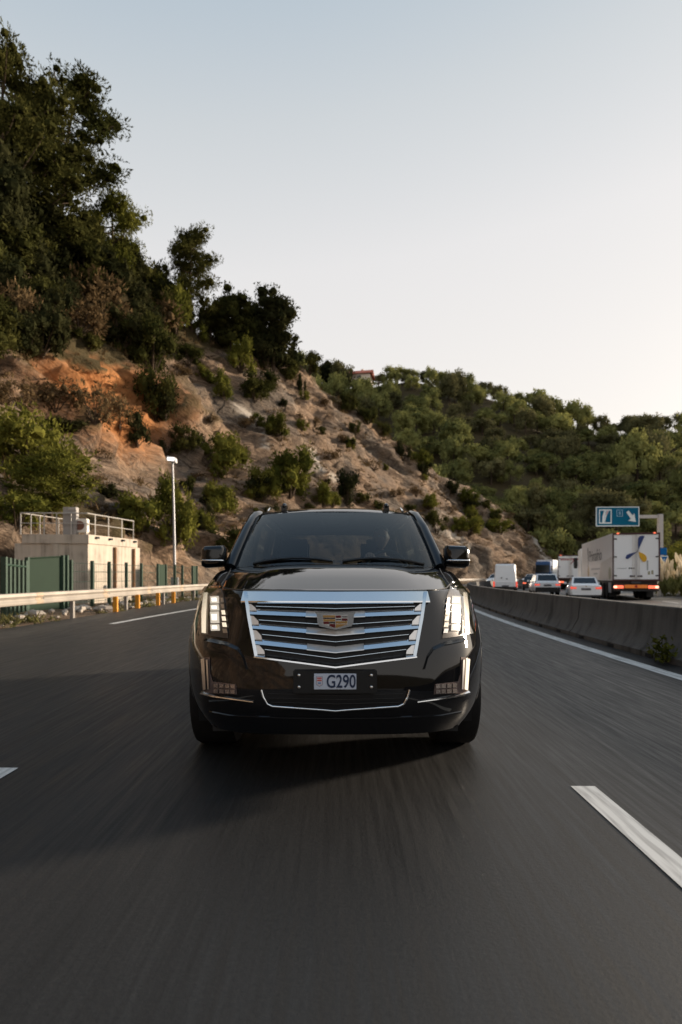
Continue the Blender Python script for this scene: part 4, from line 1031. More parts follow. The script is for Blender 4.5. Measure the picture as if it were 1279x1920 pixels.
# roof skin
G = []
for y, zc in ((2.30, 1.775), (2.36, 1.795), (2.5, 1.825), (2.75, 1.855), (3.2, 1.878), (3.8, 1.88), (4.4, 1.855), (4.8, 1.82), (5.0, 1.775), (5.06, 1.74)):
    w = .775-.03*max(0, (y-4.0)); row = []
    for k in range(-10, 11):
        x = k/10; yy = y+(.12*x*x if y < 2.6 else .06*x*x if y < 3 else 0)
        row.append(Vector((x*w, yy, zc-.028*x*x-.06*abs(x)**7)))
    G.append(row)
b = MB(); b.grid(G); roof = b.build('roof', PAINT_BLK, suv, 40)
for s in (-1, 1):
    b = MB(); b.tube([(s*.865, 1.70, 1.245), (s*.85, 1.80, 1.33), (s*.80, 2.18, 1.60), (s*.762, 2.44, 1.735), (s*.745, 2.75, 1.785), (s*.745, 3.5, 1.80), (s*.735, 4.4, 1.79), (s*.70, 4.95, 1.735)], [.052, .05, .045, .05, .055, .055, .055, .05], 10)
    b.build('pillar', PAINT_BLK, suv, 60)
    def sidept(y, t): 
        return Vector((s*(.885+(.765-.885)*t), y, 1.25+(1.745-1.25)*t))
    for y0, y1, sl in ((1.86, 2.95, .52), (3.02, 4.02, 0), (4.09, 4.78, -.12)):
        b = MB(); b.grid([[sidept(y0+max(sl, 0)*t+.0, t), sidept(y1+min(sl, 0)*t, t)] for t in (0, .33, .66, 1)]); b.build('side_window', PRIV, suv)
    for y0 in (2.985, 4.055):
        b = MB(); b.hexa([sidept(y0-.045, 0)-Vector((s*.03, 0, 0)), sidept(y0+.045, 0)-Vector((s*.03, 0, 0)), sidept(y0+.045, 0), sidept(y0-.045, 0), sidept(y0-.045, 1)-Vector((s*.03, 0, 0)), sidept(y0+.045, 1)-Vector((s*.03, 0, 0)), sidept(y0+.045, 1), sidept(y0-.045, 1)]); b.build('pillar', GLOSS_BLK, suv)
    b = MB(); b.hexa([(s*.78, 4.75, 1.24), (s*.885, 4.75, 1.24), (s*.86, 5.0, 1.24), (s*.72, 5.06, 1.24), (s*.68, 4.62, 1.76), (s*.76, 4.62, 1.75), (s*.73, 4.95, 1.74), (s*.62, 5.0, 1.75)]); b.build('pillar', PAINT_BLK, suv)
    # roof rails and their black caps
    b = MB(); b.tube([(s*.665, 2.70, 1.815), (s*.665, 2.85, 1.855), (s*.665, 3.2, 1.875), (s*.655, 4.3, 1.875), (s*.65, 4.7, 1.82)], [.012, .02, .02, .02, .012], 7); b.build('roof_rail', CHROME, suv, 60)
    b = MB(); b.sphere((s*.487, 2.56, 1.845), (.030, .10, .036), 10, 8); b.box((s*.487-.026, 2.48, 1.80), (s*.487+.026, 2.66, 1.85)); b.build('rack_cap', GLOSS_BLK, suv, 50)
    # door mirror
    ms = 1.0; mc = Vector((s*1.005, 1.80, 1.30))
    Zt, Zb = 1.425, 1.275
    prof = [(.915, 1.29), (.918, 1.405), (.935, 1.427), (1.075, 1.422), (1.098, 1.40), (1.105, 1.33), (1.10, 1.27), (1.07, 1.253), (.95, 1.262)]
    b = MB(); L_ = []
    for y, sc in ((1.66, .70), (1.68, .95), (1.72, 1.07), (1.80, 1.10), (1.84, 1.06)):
        cx_, cz_ = 1.01, 1.335
        L_.append([Vector((s*(cx_+(a-cx_)*sc), y, cz_+(z_-cz_)*sc)) for a, z_ in prof])
    nn_ = len(prof); b.add([q for l in L_ for q in l], [(i*nn_+j, i*nn_+(j+1) % nn_, (i+1)*nn_+(j+1) % nn_, (i+1)*nn_+j) for i in range(4) for j in range(nn_)]+[tuple(range(nn_)), tuple(4*nn_+j for j in range(nn_))])
    dm = b.build('door_mirror', GLOSS_BLK, suv, 35)
    b = MB(); b.tube([(s*.885, 1.78, 1.275), (s*.93, 1.76, 1.285), (s*.99, 1.74, 1.285)], [.03, .028, .03], 8); b.build('mirror_arm', GLOSS_BLK, dm, 60)
    b = MB(); b.tube([(s*.918, 1.70, 1.305), (s*.93, 1.668, 1.307), (s*1.0, 1.655, 1.307), (s*1.085, 1.668, 1.307), (s*1.108, 1.71, 1.307)], [.006, .009, .009, .009, .006], 7); b.build('chrome_strip', CHROME, dm, 60)
    b = MB(); b.box((s*1.01-.075, 1.838, 1.275), (s*1.01+.075, 1.846, 1.405)); b.build('mirror_glass', mat('mirror_glass', (.7, .7, .72), .03, metal=1, var=.02), dm)
    if s > 0:
        b = MB(); b.tube([(s*.925, 1.70, 1.31), (s*.928, 1.70, 1.40), (s*.945, 1.695, 1.421), (s*1.07, 1.695, 1.417), (s*1.091, 1.70, 1.395), (s*1.098, 1.70, 1.32)], .006, 7); b.build('mirror_edge', CHROME, dm, 60)
    # wheels
    for a, z_ in AX:
        prof = [(-.13, .30), (-.142, .36), (-.135, .395), (-.115, .407), (.115, .407), (.135, .395), (.142, .36), (.13, .30)]
        b = MB(); n_ = 40; Vv = []
        for k in range(n_):
            th = 2*pi*k/n_
            for x, r in prof: Vv.append((s*.818+x, a+r*cos(th), z_+r*sin(th)))
        m_ = len(prof); Ff = [(k*m_+j, k*m_+(j+1) % m_, ((k+1) % n_)*m_+(j+1) % m_, ((k+1) % n_)*m_+j) for k in range(n_) for j in range(m_)]
        b.add(Vv, Ff); wh = b.build('wheel', RUBBER, suv, 35)
        b = MB(); b.disc((s*(.845+.02), a, z_), (1, 0, 0), .298, 32, .2)
        for k in range(7):
            th = 2*pi*k/7; u = Vector((0, cos(th), sin(th)))
            b.tube([Vector((s*.955, a, z_))+u*.05, Vector((s*.94, a, z_))+u*.28], [.035, .028], 6)
        b.build('rim', ALLOY, wh, 40)
        b = MB(); G = []
        for k in range(13):
            th = -.35+(pi+.7)*k/12; G.append([Vector((s*.50, a+.47*cos(th), z_+.47*sin(th))), Vector((s*.88, a+.47*cos(th), z_+.47*sin(th)))])
        b.grid(G); b.add([(s*.50, a+.47*cos(-.35+(pi+.7)*k/12), z_+.47*sin(-.35+(pi+.7)*k/12)) for k in range(13)], [tuple(range(13))]); b.build('wheel_arch_liner', TRIM_BLK, suv)
        P = []
        for k in range(25):
            th = -.30+(pi+.60)*k/24; y_ = a+.468*cos(th); zz = z_+.468*sin(th)
            h = BV.ray_cast(Vector((s*2, y_, max(.31, zz))), Vector((-s, 0, 0)))
            if h[0] is None or zz < .31: continue
            x_ = h[0].x
            P.append(Vector((x_-s*.030, y_, zz)))
        b = MB(); b.tube(P, .034, 8); b.build('arch_trim', PAINT_BLK, suv, 60)
    # doors' shut lines and handles
    for y0 in (1.82, 2.98, 4.02):
        P = [BV.ray_cast(Vector((s*2, y0, z)), Vector((-s, 0, 0)))[0] for z in (.45, .6, .8, 1.0, 1.15)]
        b = MB(); b.tube([p+Vector((s*.001, 0, 0)) for p in P], .003, 4); b.build('door_gap', TRIM_BLK, suv)
    for y0 in (2.75, 3.8):
        p = BV.ray_cast(Vector((s*2, y0, 1.0)), Vector((-s, 0, 0)))[0]; b = MB(); b.tube([p+Vector((s*.0, -.1, 0)), p+Vector((s*.03, -.07, 0)), p+Vector((s*.03, .07, 0)), p+Vector((0, .1, 0))], .012, 6); b.build('door_handle', CHROME, suv, 60)
    p = BV.ray_cast(Vector((s*.8, 8, .95)), Vector((0, -1, 0)))[0]
    b = MB(); b.box((s*.83-.05, p.y-.05, .75), (s*.83+.05, p.y+.012, 1.45)); b.build('tail_light', mat('tail_lamp_red', (.25, .01, .01), .15), suv)
rb = [np.array(p) for p in ((0, 5.09, 1.26), (.4, 5.08, 1.26), (.74, 5.02, 1.26))]; rt = [np.array(p) for p in ((0, 5.03, 1.74), (.4, 5.02, 1.735), (.64, 4.98, 1.72))]
panel('rear_window', full(rb), full(rt), glass('rear_glass', (.20, .21, .20)), suv, -.01, 3)
for x0, x1, y_ in ((-.66, -.02, 1.0), (.06, .72, 1.0)):
    pts_ = []
    for k in range(7):
        t = k/6; x = x0+(x1-x0)*t; q = np.array([np.interp(x, [p[0] for p in wbF], [p[1] for p in wbF]), np.interp(x, [p[0] for p in wbF], [p[2] for p in wbF])])
        pts_.append((x, q[0]+.02+.05*sin(pi*t)*.6, q[1]+.022+.03*t*(1-t)*4))
    b = MB(); b.tube(pts_, [.014, .013, .012, .010, .010, .012, .009], 6); b.build('wiper', TRIM_BLK, suv, 60)
b = MB(); b.grid([[Vector((x, y+.03, z-.015)) for x, y, z in wbF], [Vector((x, y-.10, z-.022)) for x, y, z in wbF]]); b.build('cowl', TRIM_BLK, suv)
# ---- inside
b = MB(); b.box((-.84, 1.5, .45), (.84, 5.0, .50)); b.build('cabin_floor', LEATHER, suv)
b = MB(); b.hexa([(-.80, 1.66, .8), (.80, 1.66, .8), (.80, 2.2, .8), (-.80, 2.2, .8), (-.80, 1.70, 1.235), (.80, 1.70, 1.235), (.80, 2.15, 1.255), (-.80, 2.15, 1.255)])
dash_ = bevel(b.build('dashboard', LEATHER, suv), .03, 2)
b = MB(); b.tube([(.48+.19*cos(2*pi*k/28), 2.34+.07*sin(2*pi*k/28), 1.235+.18*sin(2*pi*k/28)) for k in range(29)], .016, 8, False); b.tube([(.48, 2.33, 1.235), (.48, 2.15, 1.18)], [.06, .04], 10); b.tube([(.31, 2.34, 1.235), (.65, 2.34, 1.235)], .018, 6)
b.build('steering_wheel', mat('wheel_leather', (.05, .05, .05), .5), suv, 60)
for x, y in ((-.44, 3.12), (.48, 3.12), (-.46, 4.1), (.46, 4.1)):
    b = MB(); b.cbox((x, y-.25, .72), (.54, .56, .18)); b.hexa([(x-.27, y-.06, .72), (x+.27, y-.06, .72), (x+.27, y+.10, .72), (x-.27, y+.10, .72), (x-.22, y+.12, 1.36), (x+.22, y+.12, 1.36), (x+.22, y+.23, 1.36), (x-.22, y+.23, 1.36)])
    st_ = bevel(b.build('seat', LEATHER, suv), .04, 3)
    b = MB(); b.cbox((x, y+.17, 1.48), (.28, .11, .19)); b.tube([(x-.06, y+.17, 1.34), (x-.06, y+.17, 1.42)], .008, 5); b.tube([(x+.06, y+.17, 1.34), (x+.06, y+.17, 1.42)], .008, 5); bevel(b.build('headrest', LEATHER, st_), .03, 3)
b = MB(); b.cbox((0, 2.36, 1.69), (.24, .04, .065)); b.tube([(0, 2.36, 1.70), (0, 2.30, 1.765)], .012, 6); bevel(b.build('rear_view_mirror', GLOSS_BLK, suv), .012, 2)
b = MB(); b.grid([[Vector((x, y, z-.035)) for x in (-.7, 0, .7)] for y, z in ((2.40, 1.80), (3.0, 1.85), (4.4, 1.83), (4.95, 1.77))]); b.build('headlining', mat('headlining', (.05, .05, .05), .9), suv)
for s in (-1, 1):
    b = MB(); b.cbox((s*.42, 2.50, 1.765), (.50, .20, .02)); b.build('sun_visor', mat('headlining', (0, 0, 0)), suv)
# ================================================================== roadside, left
GALV = mat('weathered_steel', (.30, .265, .225), rough=.6, metal=.2, var=.38, scale=1.6, bump=.15)
GALV_D = mat('steel_post', (.22, .20, .18), rough=.6, metal=.4, var=.3, scale=4)
GALV_S = mat('rusty_splice', (.36, .28, .20), rough=.7, metal=.2, var=.4, scale=5)
ORANGE = mat('orange_post_paint', (.62, .26, .02), rough=.5, var=.15)
gr_y = frange(3, 118, 1.0)
rail = empty('guard_rail', lat(12, rail_off(12)), 0, 'long pale W-beam guard rail along the hard shoulder on the left', 'guard rail')
RO = rail.location
prof_w = [(0, .77), (.035, .755), (.05, .715), (.05, .685), (.012, .645), (.0, .62), (.012, .595), (.05, .555), (.05, .525), (.035, .485), (0, .47)]
prof_c = prof_w+[(x-.012, z) for x, z in prof_w[::-1]]
pts_ = [lat(y, rail_off(y)) for y in gr_y]
b = MB(); L_ = []
for y, p in zip(gr_y, pts_):
    a = heading(y); nx = Vector((cos(a), -sin(a), 0)); L_.append([p-RO+nx*x+Vector((0, 0, z)) for x, z in prof_c])
k = len(prof_c); b.add([q for l in L_ for q in l], [(i*k+j, i*k+(j+1) % k, (i+1)*k+(j+1) % k, (i+1)*k+j) for i in range(len(L_)-1) for j in range(k)])
b.build('beam', GALV, rail, 30)
for i, y in enumerate(frange(5, 85, 4)):
    p = lat(y, rail_off(y)-.10)-RO; b = MB(); b.box((p.x-.05, p.y-.06, -.1), (p.x+.05, p.y+.06, .70)); b.build('post', GALV_D, rail)
for y in frange(7, 59, 4):
    L_ = []
    for yy in (y-.16, y, y+.16):
        a = heading(yy); nx = Vector((cos(a), -sin(a), 0)); p = lat(yy, rail_off(yy))-RO; L_.append([p+nx*(x+.006) for x, z in prof_w]); L_[-1] = [q+Vector((0, 0, z)) for q, (x, z) in zip(L_[-1], prof_w)]
    b = MB(); b.grid(L_); b.build('splice', GALV_S, rail, 30)
for i, y in enumerate(frange(7, 60, 4)):
    p = lat(y, rail_off(y)+.052)-RO; b = MB(); b.sphere((p.x, p.y, .62), .02, 6, 4); b.build('bolt', GALV_D, rail)
for px, Y in ((163, 19.6), (206, 21.6), (241, 23.8), (266, 25.7)):
    p = lat(Y, rail_off(Y)+.10)
    mk = bevel(MB().box((-.075, -.06, -.05), (.075, .06, .50)).build('marker_post', ORANGE), .015); mk.location = (p.x, p.y, 0)
    tag(mk, {163: 'nearest of the four orange posts under the guard rail', 206: 'second orange post under the guard rail, before the concrete building', 241: 'third orange post under the guard rail', 266: 'farthest orange post under the guard rail'}[px], 'marker post', 'orange posts under the guard rail')

# ---- concrete building
def concrete(name, c, st=.35):
    m, t, b = node_mat(name); N = t.nodes; L = t.links; tc = N.new('ShaderNodeTexCoord')
    def nz(sc, sx=1, sz=1, det=5):
        mp = N.new('ShaderNodeMapping'); mp.inputs['Scale'].default_value = (sx, sx, sz); L.new(tc.outputs['Object'], mp.inputs[0])
        z = N.new('ShaderNodeTexNoise'); z.inputs['Scale'].default_value = sc; z.inputs['Detail'].default_value = det; L.new(mp.outputs[0], z.inputs[0]); return z
    n1 = nz(1.3); n2 = nz(2.0, 2.4, .18); n3 = nz(25)
    mm = N.new('ShaderNodeMix'); mm.data_type = 'FLOAT'; mm.inputs[0].default_value = .55; L.new(n1.outputs[0], mm.inputs[2]); L.new(n2.outputs[0], mm.inputs[3])
    r = N.new('ShaderNodeValToRGB'); e = r.color_ramp.elements
    e[0].position = .34; e[0].color = (*[x*(1-st*1.2) for x in c], 1); e[1].position = .66; e[1].color = (*[min(1, x*(1+st*.5)) for x in c], 1); k_ = e.new(.48); k_.color = (*c, 1)
    L.new(mm.outputs[0], r.inputs[0]); L.new(r.outputs[0], b.inputs['Base Color']); b.inputs['Roughness'].default_value = .85; b.inputs['Specular IOR Level'].default_value = .2
    bp = N.new('ShaderNodeBump'); bp.inputs['Strength'].default_value = .3; bp.inputs['Distance'].default_value = .02; L.new(n3.outputs[0], bp.inputs['Height']); L.new(bp.outputs[0], b.inputs['Normal'])
    return m
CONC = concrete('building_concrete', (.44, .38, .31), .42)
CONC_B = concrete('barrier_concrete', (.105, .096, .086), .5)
GREEN = mat('green_paint', (.018, .045, .028), rough=.45, var=.2, scale=4)
GREEN_L = mat('green_gate_paint', (.013, .030, .017), rough=.7, spec=.15, var=.15, scale=3)
A_ = Vector((-10.95, 27.2, 0)); B_ = Vector((-10.05, 31.6, 0)); D_ = Vector((-14.1, 27.0, 0))
bld = empty('concrete_building', A_, 0, 'low flat roofed concrete building behind the green fence, its right wall lit', 'building')
u1 = (B_-A_).normalized(); u2 = (D_-A_).normalized(); l1 = (B_-A_).length; l2 = (D_-A_).length
def bq(a, c): return u1*a+u2*c
def slab(name, a0, a1, c0, c1, z0, z1, m, parent):
    b = MB(); b.hexa([tuple(bq(a, c))[:2]+(z0,) for a, c in ((a0, c0), (a1, c0), (a1, c1), (a0, c1))]+[tuple(bq(a, c))[:2]+(z1,) for a, c in ((a0, c0), (a1, c0), (a1, c1), (a0, c1))]); return b.build(name, m, parent)
slab('wall', 0, l1, 0, l2, -.3, 2.62, CONC, bld)
slab('parapet', -.06, l1-.35, -.06, l2-.35, 2.622, 3.02, CONC, bld)
slab('buttress', -.10, .42, l2*.40, l2*.40+.18, -.3, 2.60, CONC, bld)
RUST = mat('rust_stain_pipe', (.22, .11, .05), .8, var=.4, scale=8)
for t in (.46, .84): slab('drain_pipe', l1*t-.04, l1*t+.04, -.13, -.005, .1, 2.55, RUST, bld)
for t in (.12, .36, .60, .85): slab('scupper', l1*t-.09, l1*t+.09, -.16, -.062, 2.86, 2.95, mat('dark_pane', (0, 0, 0)), bld)
slab('meter_box', l1*.28, l1*.34, -.12, -.005, .35, .75, mat('grey_box', (.35, .34, .32), .6), bld)
RAILW = mat('white_railing', (.42, .39, .35), .5, var=.08)
def bar3(b, p, q, r=.02): b.tube([p, q], r, 6)
rl = empty('roof_railing', A_+Vector((0, 0, 3.02)), 0, 'white tube railing on the roof edge of the concrete building', 'railing')
def rp(a, c, z): q = bq(a, c); return Vector((q.x, q.y, z))
b = MB(); bar3(b, rp(.1, .1, .95), rp(l1-.4, .1, .95), .03); bar3(b, rp(.1, .1, .50), rp(l1-.4, .1, .50), .022); bar3(b, rp(.1, .1, .95), rp(.1, l2-.2, .95), .03); bar3(b, rp(.1, l2-.2, .95), rp(l1-.6, l2-.2, .95), .022); bar3(b, rp(.1, .1, .5), rp(.1, l2-.2, .5), .018)
b.build('top_rail', RAILW, rl, 60)
for a, c in [(l1*t, .1) for t in (.16, .40, .66, .9)]+[(.1, l2*t) for t in (.25, .45, .62, .8, .94)]+[(l1*t, l2-.2) for t in (.3, .6)]:
    b = MB(); bar3(b, rp(a, c, 0), rp(a, c, .95), .026); b.build('baluster', RAILW, rl, 60)
ac = empty('air_conditioner', A_+rp(.45, .55, 3.02), 0, 'white air conditioning unit with a dark round fan on the roof corner', 'air conditioner')
b = MB(); b.cbox((0, 0, .42), (.62, .30, .62)); bevel(b.build('casing', mat('ac_white', (.70, .66, .60), .45, var=.05), ac), .03)
b = MB(); b.disc((-.02, -.155, .42), (0, 1, 0), .21, 20, .02); b.build('fan_grille', mat('fan_rust', (.16, .07, .045), .7, var=.3), ac, 40)
b = MB(); b.box((-.26, -.12, 0), (-.20, .12, .11)); b.box((.20, -.12, 0), (.26, .12, .11)); b.build('foot', GALV_D, ac)
cb = empty('roof_cabinet', A_+rp(.35, .95, 3.02), 0, 'grey upright cabinet on the roof behind the air conditioner', 'cabinet')
b = MB(); b.cbox((0, 0, .62), (.60, .30, 1.24)); bevel(b.build('casing', mat('cabinet_grey', (.30, .28, .26), .5), cb), .02)
b = MB(); b.cbox((.12, -.02, 1.16), (.34, .30, .10)); b.build('lid', RAILW, cb)

# ---- green fence, gate
fence = empty('fence', px2w(133, 1080, 23.6)*1, 0, 'dark green wire fence with posts in front of the concrete building', 'fence'); fence.location.z = 0
FO = fence.location
fpx = [(133, 23.6), (173, 25.0), (205, 26.4), (237, 28.0), (265, 29.6), (296, 31.5), (311, 32.6), (328, 34.2), (342, 35.2), (361, 36.6), (369, 37.5)]
FP = [Vector(((x-CX)/F*y, y, 0)) for x, y in fpx]
for p in FP:
    q = p-FO; b = MB(); b.box((q.x-.06, q.y-.06, -.1), (q.x+.06, q.y+.06, 1.80)); b.build('post', GREEN, fence)
for i, (p, q) in enumerate(zip(FP, FP[1:])):
    b = MB(); p = p-FO; q = q-FO
    if i in (5, 9): b.hexa([p+Vector((0, 0, .1)), q+Vector((0, 0, .1)), q+Vector((0, .03, .1)), p+Vector((0, .03, .1)), p+Vector((0, 0, 1.78)), q+Vector((0, 0, 1.78)), q+Vector((0, .03, 1.78)), p+Vector((0, .03, 1.78))]); b.build('solid_panel', GREEN_L, fence); continue
    for z in (.15, .55, .95, 1.35, 1.68): b.tube([p+Vector((0, 0, z)), q+Vector((0, 0, z))], .010, 4)
    nn_ = int((q-p).length/.16)
    for k in range(1, nn_): c = p.lerp(q, k/nn_); b.tube([c+Vector((0, 0, .1)), c+Vector((0, 0, 1.7))], .005, 4)
    b.build('wire_panel', GREEN, fence)
g0 = px2w(52, 1080, 21.6); g1 = px2w(121, 1080, 23.1); g0.z = g1.z = 0
gate = empty('gate', g0, 0, 'closed solid green gate left of the wire fence', 'gate'); w_ = g1-g0
b = MB(); b.hexa([Vector((0, 0, -.15)), w_+Vector((0, 0, -.15)), w_+Vector((0, .04, -.15)), Vector((0, .04, -.15)), Vector((0, 0, 1.78)), w_+Vector((0, 0, 1.90)), w_+Vector((0, .04, 1.90)), Vector((0, .04, 1.78))]); b.build('panel', GREEN_L, gate)
for t in (0, .96, 1.08):
    c = w_*t; b = MB(); b.box((c.x-.06, c.y-.10, -.1), (c.x+.06, c.y+.02, 1.84+.12*t)); b.build('post', GREEN, gate)
b = MB(); b.tube([Vector((0, -.03, 1.80)), w_+Vector((0, -.03, 1.92))], .03, 6); b.build('top_bar', GREEN_L, gate)
lf = empty('slat_fence', px2w(8, 1080, 17.0), 0, 'row of broad dark green upright slats at the left edge, ending at the gate', 'fence'); lf.location.z = 0
for px, Y in ((8, 17.2), (16, 18.2), (24, 19.1), (32, 20.0), (40, 20.8), (47, 21.4)):
    c = px2w(px, 1080, Y)-lf.location; b = MB(); b.box((c.x-.075, c.y-.05, -.1), (c.x+.075, c.y+.05, 1.72)); b.build('slat', GREEN, lf)
c0 = px2w(6, 1080, 17.0)-lf.location; c1 = px2w(48, 1080, 21.5)-lf.location; b = MB()
for z in (.3, 1.5): b.tube([Vector((c0.x, c0.y+.08, z)), Vector((c1.x, c1.y+.08, z))], .03, 5)
b.build('crossbar', GREEN, lf)

# ---- lamp post
lp = px2w(328, 1080, 35.5); lp.z = 0
lamp = empty('street_lamp', lp, 0, 'tall thin grey lamp post with a bright box lantern beside the fence', 'street lamp')
POLE = mat('galvanised_pole', (.27, .27, .28), .45, metal=.5, var=.12, scale=4)
b = MB(); b.tube([(0, 0, -.1), (-.05, 0, 4.0), (-.14, 0, 7.9)], [.095, .075, .05], 10); b.build('pole', POLE, lamp, 60)
b = MB(); b.box((-.20, -.14, .3), (.20, .14, 1.1)); b.build('service_box', POLE, lamp)
b = MB(); b.hexa([(-.46, -.20, 7.86), (.10, -.20, 7.72), (.10, .20, 7.72), (-.46, .20, 7.86), (-.42, -.18, 8.10), (.08, -.18, 8.0), (.08, .18, 8.0), (-.42, .18, 8.10)]); bevel(b.build('lantern', mat('lantern_white', (.85, .82, .80), .3, var=.04), lamp), .03)
b = MB(); b.box((-.36, -.22, 7.84), (.0, -.205, 7.99)); b.build('lamp_glass', mat('lamp_glass', (.8, .8, .8), .1, emit=(1, .95, .9), estr=.5), lamp)

# ================================================================== median barrier
def barrier(y0, y1, label):
    p0 = lat(y0, 4.70); r = empty('concrete_barrier', p0, 0, label, 'barrier', 'concrete barrier blocks on the median')
    pr = [(-.30, 0), (-.30, .08), (-.25, .12), (-.13, .34), (-.085, .73), (-.07, .745), (.07, .745), (.085, .73), (.13, .34), (.25, .12), (.30, .08), (.30, OPP), (-.05, OPP)]
    ys = frange(y0+.025, y1-.025, .8); L_ = []
    for y in ys:
        a = heading(y); nx = Vector((cos(a), -sin(a), 0)); p = lat(y, 4.70)-p0; L_.append([p+nx*x+Vector((0, 0, z)) for x, z in pr])
    k = len(pr); b = MB(); b.add([q for l in L_ for q in l], [(i*k+j, i*k+(j+1) % k, (i+1)*k+(j+1) % k, (i+1)*k+j) for i in range(len(L_)-1) for j in range(k)]+[tuple(range(k)), tuple((len(L_)-1)*k+j for j in range(k))])
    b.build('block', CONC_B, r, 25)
    if y0 < 50:
        for q in range(7):
            y = y0+(q+.5)*(y1-y0)/7; c = lat(y, 4.397)-p0; a = heading(y); b = MB(); b.cbox((c.x, c.y, .035), (.02, .22, .055), Matrix.Rotation(-a, 3, 'Z')); b.build('drain_slot', mat('drain_dark', (.008, .008, .008), .9), r)
    return r
by = -16.4; names = {2.8: 'near concrete barrier block with the green weed at its base', 12.4: 'concrete barrier block below the white saloon, between two open joints', 22.0: 'concrete barrier block just right of the black SUV headlight'}
while by < 112:
    if by+9.6 > 2.7:
        k_ = round(by, 1); barrier(by, by+9.6, names.get(k_, ['', '', '', 'fourth', 'fifth', 'sixth', 'seventh', 'eighth', 'ninth', 'tenth', 'eleventh', 'twelfth'][int(round((k_-2.8)/9.6))]+' concrete barrier block, counted from the right picture edge into the bend'))
    by += 9.6
wd = empty('weed', lat(8.45, 4.31)+Vector((0, 0, 0)), 0, 'lone green weed growing at the foot of the concrete barrier', 'weed')
wm = leaf_mesh('leaves', [((0, 0, .10), (.10, .12, .10)), ((.02, .06, .22), (.10, .12, .10)), ((-.02, -.08, .18), (.08, .10, .10)), ((0, .16, .12), (.08, .1, .08)), ((.02, .02, .31), (.06, .07, .06))], 0, .07, LEAF_FRESH, 5, core=0)
rng_ = np.random.default_rng(4); Vw = []; Fw = []; Tw = []
for i in range(150):
    c = rng_.normal(size=3)*[.07, .13, .09]+[0, 0, .17]; a = rng_.normal(size=3); a /= np.linalg.norm(a); q = np.cross(a, rng_.normal(size=3)); q *= .018/np.linalg.norm(q); o = len(Vw)
    c[2] = max(.02, c[2]); Vw += [(c-q).tolist(), (c+a*.04-q).tolist(), (c+a*.075).tolist(), (c+a*.04+q*1.5).tolist()]; Fw.append((o, o+1, o+2, o+3)); Tw += [rng_.uniform(0, .8)]*4
wme = bpy.data.meshes.new('leaves'); wme.from_pydata(Vw, [], Fw); wme.materials.append(LEAF_FRESH); at = wme.attributes.new('tone', 'FLOAT', 'POINT'); at.data.foreach_set('value', Tw); link('leaves', wme, wd)
b = MB()
for i in range(8): b.tube([(0, 0, 0), (rng_.uniform(-.05, .05), rng_.uniform(-.1, .1), .15), (rng_.uniform(-.1, .1), rng_.uniform(-.2, .2), rng_.uniform(.2, .36))], .005, 4)
b.build('stem', LEAF_FRESH, wd)
# ================================================================== traffic
WHITE = mat('white_car_paint', (.86, .87, .88), rough=.25, coat=.5, var=.04)
DARKC = mat('dark_car_paint', (.012, .012, .014), rough=.2, coat=.5)
PANE = mat('car_glass', (.015, .02, .024), rough=.06, spec=.6, var=.1)
TAIL = mat('tail_lamp_glass', (.45, .02, .015), rough=.2, emit=(1, .12, .07), estr=.10)
TAILB = mat('tail_lamp_lit', (.6, .05, .03), rough=.2, emit=(1, .20, .10), estr=.18)
HEADL = mat('headlamp_lit', (.9, .88, .8), rough=.2, emit=(1, .92, .78), estr=.6)
PLATE = mat('plate_dark', (.10, .10, .11), .5)
def wheels(root, W, ys, r, w=.22):
    for y in ys:
        for s in (-1, 1):
            b = MB(); b.disc((s*(W/2-.13), y, r), (1, 0, 0), r, 24, w); wh = bevel(b.build('wheel', RUBBER, root), .03, 2)
            b = MB(); b.disc((s*(W/2-.02), y, r), (1, 0, 0), r*.62, 20, .03); b.build('rim', ALLOY, wh, 40)
